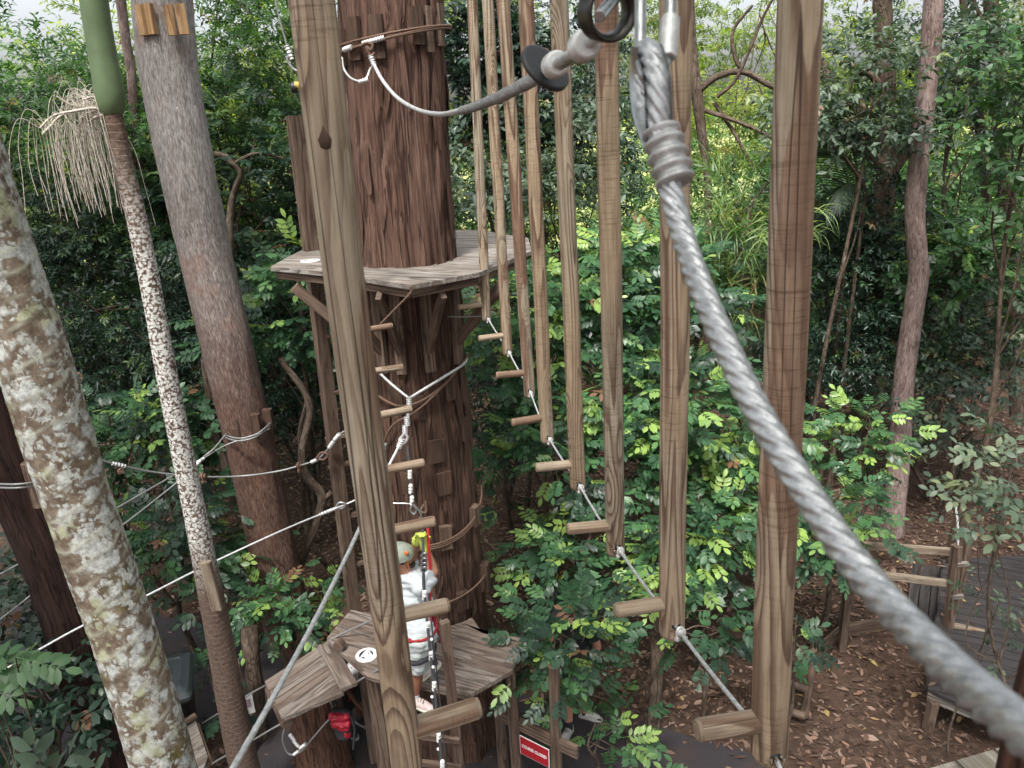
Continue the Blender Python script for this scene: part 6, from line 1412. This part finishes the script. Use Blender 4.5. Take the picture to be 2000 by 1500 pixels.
bare('pale mottled trunk glimpsed just right of the second hanging log', [(1345, -60, 12.5, 18), (1352, 100, 12.5, 20), (1362, 190, 12.5, 22), (1372, 270, 12.5, 18), (1380, 330, 12.5, 14), (1384, 420, 12.5, 16), (1380, 760, 12.3, 18)], M_trunk, [([(1362, 180, 12.5), (1400, 150, 12.4), (1450, 140, 12.3), (1500, 165, 12.2), (1540, 185, 12.2)], 14, 9), ([(1450, 140, 12.3), (1435, 110, 12.3), (1432, 60, 12.3), (1470, 10, 12.2)], 10, 5), ([(1372, 215, 12.5), (1420, 230, 12.3), (1480, 255, 12.2), (1545, 290, 12.1)], 9, 6), ([(1395, 200, 12.5), (1440, 270, 12.3), (1470, 330, 12.2)], 8, 6), ([(1400, 190, 12.4), (1440, 150, 12.3), (1490, 35, 12.2), (1520, -20, 12.1)], 8, 4)])
bare('mid grey trunk at the far right, half behind leaves', [(1935, -60, 13, 26), (1940, 60, 13, 26), (1955, 240, 13, 28), (1968, 400, 13, 30), (1985, 620, 13, 30), (1990, 820, 12.6, 32)], M_trunk, [([(1940, 80, 13), (1905, 20, 13), (1890, -30, 13)], 16, 12)])
bare('thin trunk left of the far right grey trunk', [(1880, -60, 13.4, 20), (1898, 80, 13.4, 22), (1905, 160, 13.4, 20), (1928, 420, 13.4, 16), (1932, 700, 13, 16)], M_trunk)
bare('crooked pale sapling between the grey trunk and the tall ladder', [(548, 700, 8.6, 12), (605, 790, 8.6, 14), (590, 880, 8.6, 16), (598, 930, 8.6, 17), (628, 965, 8.6, 19), (622, 1010, 8.6, 17), (598, 1070, 8.5, 17), (578, 1120, 8.4, 18), (560, 1180, 8.3, 18)], M_trunk, [([(625, 975, 8.6), (640, 968, 8.6), (648, 960, 8.6)], 12, 8), ([(598, 930, 8.6), (585, 850, 8.7), (600, 760, 8.9), (575, 660, 9.1)], 10, 5)])
bare('mossy brown stem rising from the path between slim palm and plank step', [(488, 1225, 6.8, 34), (490, 1270, 6.7, 32), (500, 1350, 6.6, 31), (508, 1430, 6.5, 33), (518, 1520, 6.4, 36)], M_trunk)
bare('thin brown stem behind the pale palm at left, leaning over the cables', [(398, 700, 9.2, 14), (420, 830, 9.2, 16), (455, 960, 9.1, 19), (490, 1080, 9, 22), (500, 1180, 8.8, 24)], M_trunk)
bare('slender twin stems in the litter below the second hanging log', [(1270, 1180, 6.9, 16), (1282, 1270, 6.7, 24), (1280, 1370, 6.5, 25), (1270, 1480, 6.1, 27)], M_trunk, [([(1380, 1300, 6.4), (1374, 1390, 6.3), (1370, 1510, 6.1)], 8, 10), ([(1258, 1390, 6.2), (1272, 1440, 6.2), (1312, 1510, 6.1)], 7, 8), ([(1240, 1360, 6.6), (1272, 1320, 6.5), (1300, 1280, 6.4)], 5, 4)])
bare('dark branch arching behind the grey trunk, upper left', [(420, 300, 10.3, 12), (440, 305, 10.3, 12), (455, 320, 10.3, 12), (470, 340, 10.3, 11), (450, 420, 10.3, 14), (455, 640, 10.2, 16), (470, 900, 10, 18)], M_trunk, [([(455, 320, 10.3), (500, 300, 10.4), (560, 310, 10.5)], 8, 4)])
# palm frond behind
def frond(label, pts, Y, spread, seed):
    root = thing('palm', label, 'palm', (*atY(*pts[0], Y)[:2], 0)); rng = np.random.default_rng(seed)
    P = spline([atY(x, y, Y-.1*i) for i, (x, y) in enumerate(pts)], 10); mb = MB(); mb.tube(P, np.linspace(.014, .003, len(P)), n=6); mb.build('stalk', M_shaft, root); q = []
    V, Fc, T = [], [], []; n = 0
    for i in range(3, len(P), 1):
        tg = unit(P[i]-P[i-1]); s_ = unit(np.cross(tg, A(0, 0, 1)));
        for sg in (1, -1):
            L = spread*math.sin(min(1, (i/len(P))*1.1+.15)*2.6)*rng.uniform(.85, 1.1); d_ = unit(tg*.75+s_*sg*.8-A(0, 0, .35)); w_ = .013
            for j in range(5):
                t = j/4; p = P[i]+d_*L*t-A(0, 0, .25*L*t*t); ww = w_*(1-t*t*.95); V += [p+tg*ww, p-tg*ww]
            Fc += [(n+2*j, n+2*j+2, n+2*j+3, n+2*j+1) for j in range(4)]; n += 10
    mb = MB(); mb.add(V, Fc, smooth=False); o = mb.build('frond', L_olive, root); at = o.data.attributes.new('tint', 'FLOAT', 'POINT'); at.data.foreach_set('value', NPR.uniform(.25, .5, len(V)).astype(np.float32))
    MB().tube([P[0], (P[0][0], P[0][1]+.1, 0)], [.02, .05], n=8).build('stem', M_trunk, root)
frond('feathery palm frond glowing behind the nearest right log', [(1665, 400), (1655, 350), (1640, 305), (1615, 290)], 10.9, .55, 3)
frond('drooping palm frond low between the log and the forked trunk', [(1690, 380), (1672, 360), (1640, 370), (1612, 410)], 10.7, .5, 4)
# near compound leaf spray, left edge
def near_spray(label, specs, mat, base, kind='pinn', tint=.45, S=1.0):
    root = thing('leafy_shrub', label, 'shrub', base); P, X, N, Sz, T = [], [], [], [], []; mb = MB()
    for (a, b, Y, s_) in specs:
        p, q = atY(*a, Y), atY(*b, Y-.05); P.append(p); X.append(q-p); N.append(A(RND.uniform(-.2, .2), -.55, .8)); Sz.append(s_); T.append(tint+RND.uniform(-.07, .07))
        mb.tube(spline([A(*base), (A(*base)+p)/2+A(RND.uniform(-.1, .1), 0, .2), p], 8), np.linspace(.012, .003, 17), n=6, caps=False)
    build_sprigs('foliage', *map(np.array, (P, X, N, Sz, T)), kind, 2, mat, root); mb.build('stem', M_trunk, root)
near_spray('big bright compound leaf in front of the dark trunk, lower left edge', [((-40, 1292), (150, 1310), 3.3, 1.0), ((-30, 1300), (60, 1250), 3.3, .9), ((-60, 1330), (20, 1360), 3.35, .9), ((30, 1283), (140, 1310), 3.25, .85)], L_fresh, (-2.95, 3.4, 0), tint=.30)
near_spray('large grey green leaves at the bottom edge beside the pale palm', [((90, 1530), (190, 1430), 3.0, 1.1), ((110, 1520), (60, 1460), 3.0, 1.0), ((130, 1540), (230, 1490), 2.95, 1.0), ((20, 1540), (40, 1480), 3.1, 1.0)], L_olive, (-2.0, 3.3, 0), 'broad', tint=.32)

# ------------------------------------------------------------------ leaf litter
def litter():
    rng = np.random.default_rng(4); g = G('dead_leaf'); t = g.attr('tint', 'Fac')
    m = g.out(g.ramp(t, [(0, (.045, .027, .02)), (.35, (.11, .066, .048)), (.6, (.18, .115, .085)), (.80, (.25, .175, .14)), (.95, (.22, .12, .075)), (.99, (.32, .24, .09))]), .8, spec=.25)
    def scatter(pts, zf, name='', s0=1.0):
        k = len(pts); P = np.stack([pts[:, 0], pts[:, 1], np.array([zf(*p) for p in pts])+rng.uniform(.004, .03, k)], 1); a = rng.uniform(0, 6.28, k); X = np.stack([np.cos(a), np.sin(a), rng.normal(size=k)*.12], 1); N = np.stack([rng.normal(size=k)*.25, rng.normal(size=k)*.25, np.ones(k)], 1)
        S = s0*rng.choice([.5, .7, .9, 1.2, 1.5], k, p=[.3, .3, .2, .15, .05])*rng.uniform(.8, 1.2, k); T = rng.random(k)**1.6
        return P, X, N, S, T
    n = 75000; x = rng.uniform(-8, 10, n); y = 4.2+rng.random(n)**1.4*13; pts = np.stack([x, y], 1)
    fe = np.array([(-13, 11.2), (-8, 9.9), (-4.9, 8.75), (-2.3, 7.8), (.2, 6.85), (1.3, 6.45), (2.2, 6.0), (4.0, 5.0), (9, 2.5)]); ne = np.array([(-13, 8.2), (-8, 7.2), (-5.6, 6.2), (-3.6, 6.6), (-3.15, 6.0), (-2.2, 5.1), (-.6, 4.2), (1.4, 3.4), (7, .5)])
    onp = (y < np.interp(x, fe[:, 0], fe[:, 1])+.05*np.sin(x*9)) & (y > np.interp(x, ne[:, 0], ne[:, 1])); keep = ~onp | (rng.random(n) < .05)
    bed = (x > 2.6) & (x < 5.2) & (y < 7.6) & (y > 5.2); keep &= ~bed | (rng.random(n) < .6)
    pts = pts[keep]
    TM[('litter', 1)] = []
    for k in range(7):
        V, Fq = leaf_tmpl(.095*random.Random(k).uniform(.7, 1.2), .034*random.Random(k+9).uniform(.7, 1.3), 2, random.Random(k).uniform(-.25, .2)); TM[('litter', 1)].append((V, Fq, np.zeros(len(V))))
    mbs = MB()
    for k in range(420):
        x_, y_ = rng.uniform(-6, 8), 4.5+rng.random()**1.4*10; a_ = rng.uniform(0, 6.28); L_ = rng.uniform(.08, .6)
        if np.interp(x_, ne[:, 0], ne[:, 1]) < y_ < np.interp(x_, fe[:, 0], fe[:, 1]): continue
        p_ = A(x_, y_, ground_z(x_, y_)+.015); q_ = p_+A(math.cos(a_)*L_, math.sin(a_)*L_, rng.uniform(0, .03)); m_ = (p_+q_)/2+A(rng.normal()*.03, rng.normal()*.03, .01)
        mbs.tube(spline([p_, m_, q_], 3), np.linspace(.006, .003, 7)*rng.uniform(.5, 1.6), n=5)
    struct(mbs.build('fallen_twigs', M_trunk, loc=(0, 8, 0)), 'stuff')
    o = build_sprigs('leaf_litter', *scatter(pts, lambda a, b: ground_z(a, b)), 'litter', 1, m, None, (0, 8, 0)); o['kind'] = 'stuff'
    pts = np.array([A(*dk[0])+(A(*dk[2])-A(*dk[0]))*rng.random()*.45+(A(*dk[5])-A(*dk[0]))*rng.random() for _ in range(70)])
    o = build_sprigs('fallen_leaves', *scatter(pts, lambda a, b: zd, '', .8), 'litter', 1, m, None, (6, 8, .5)); o['kind'] = 'stuff'
litter()
print('LEAF FACES', NLEAF)
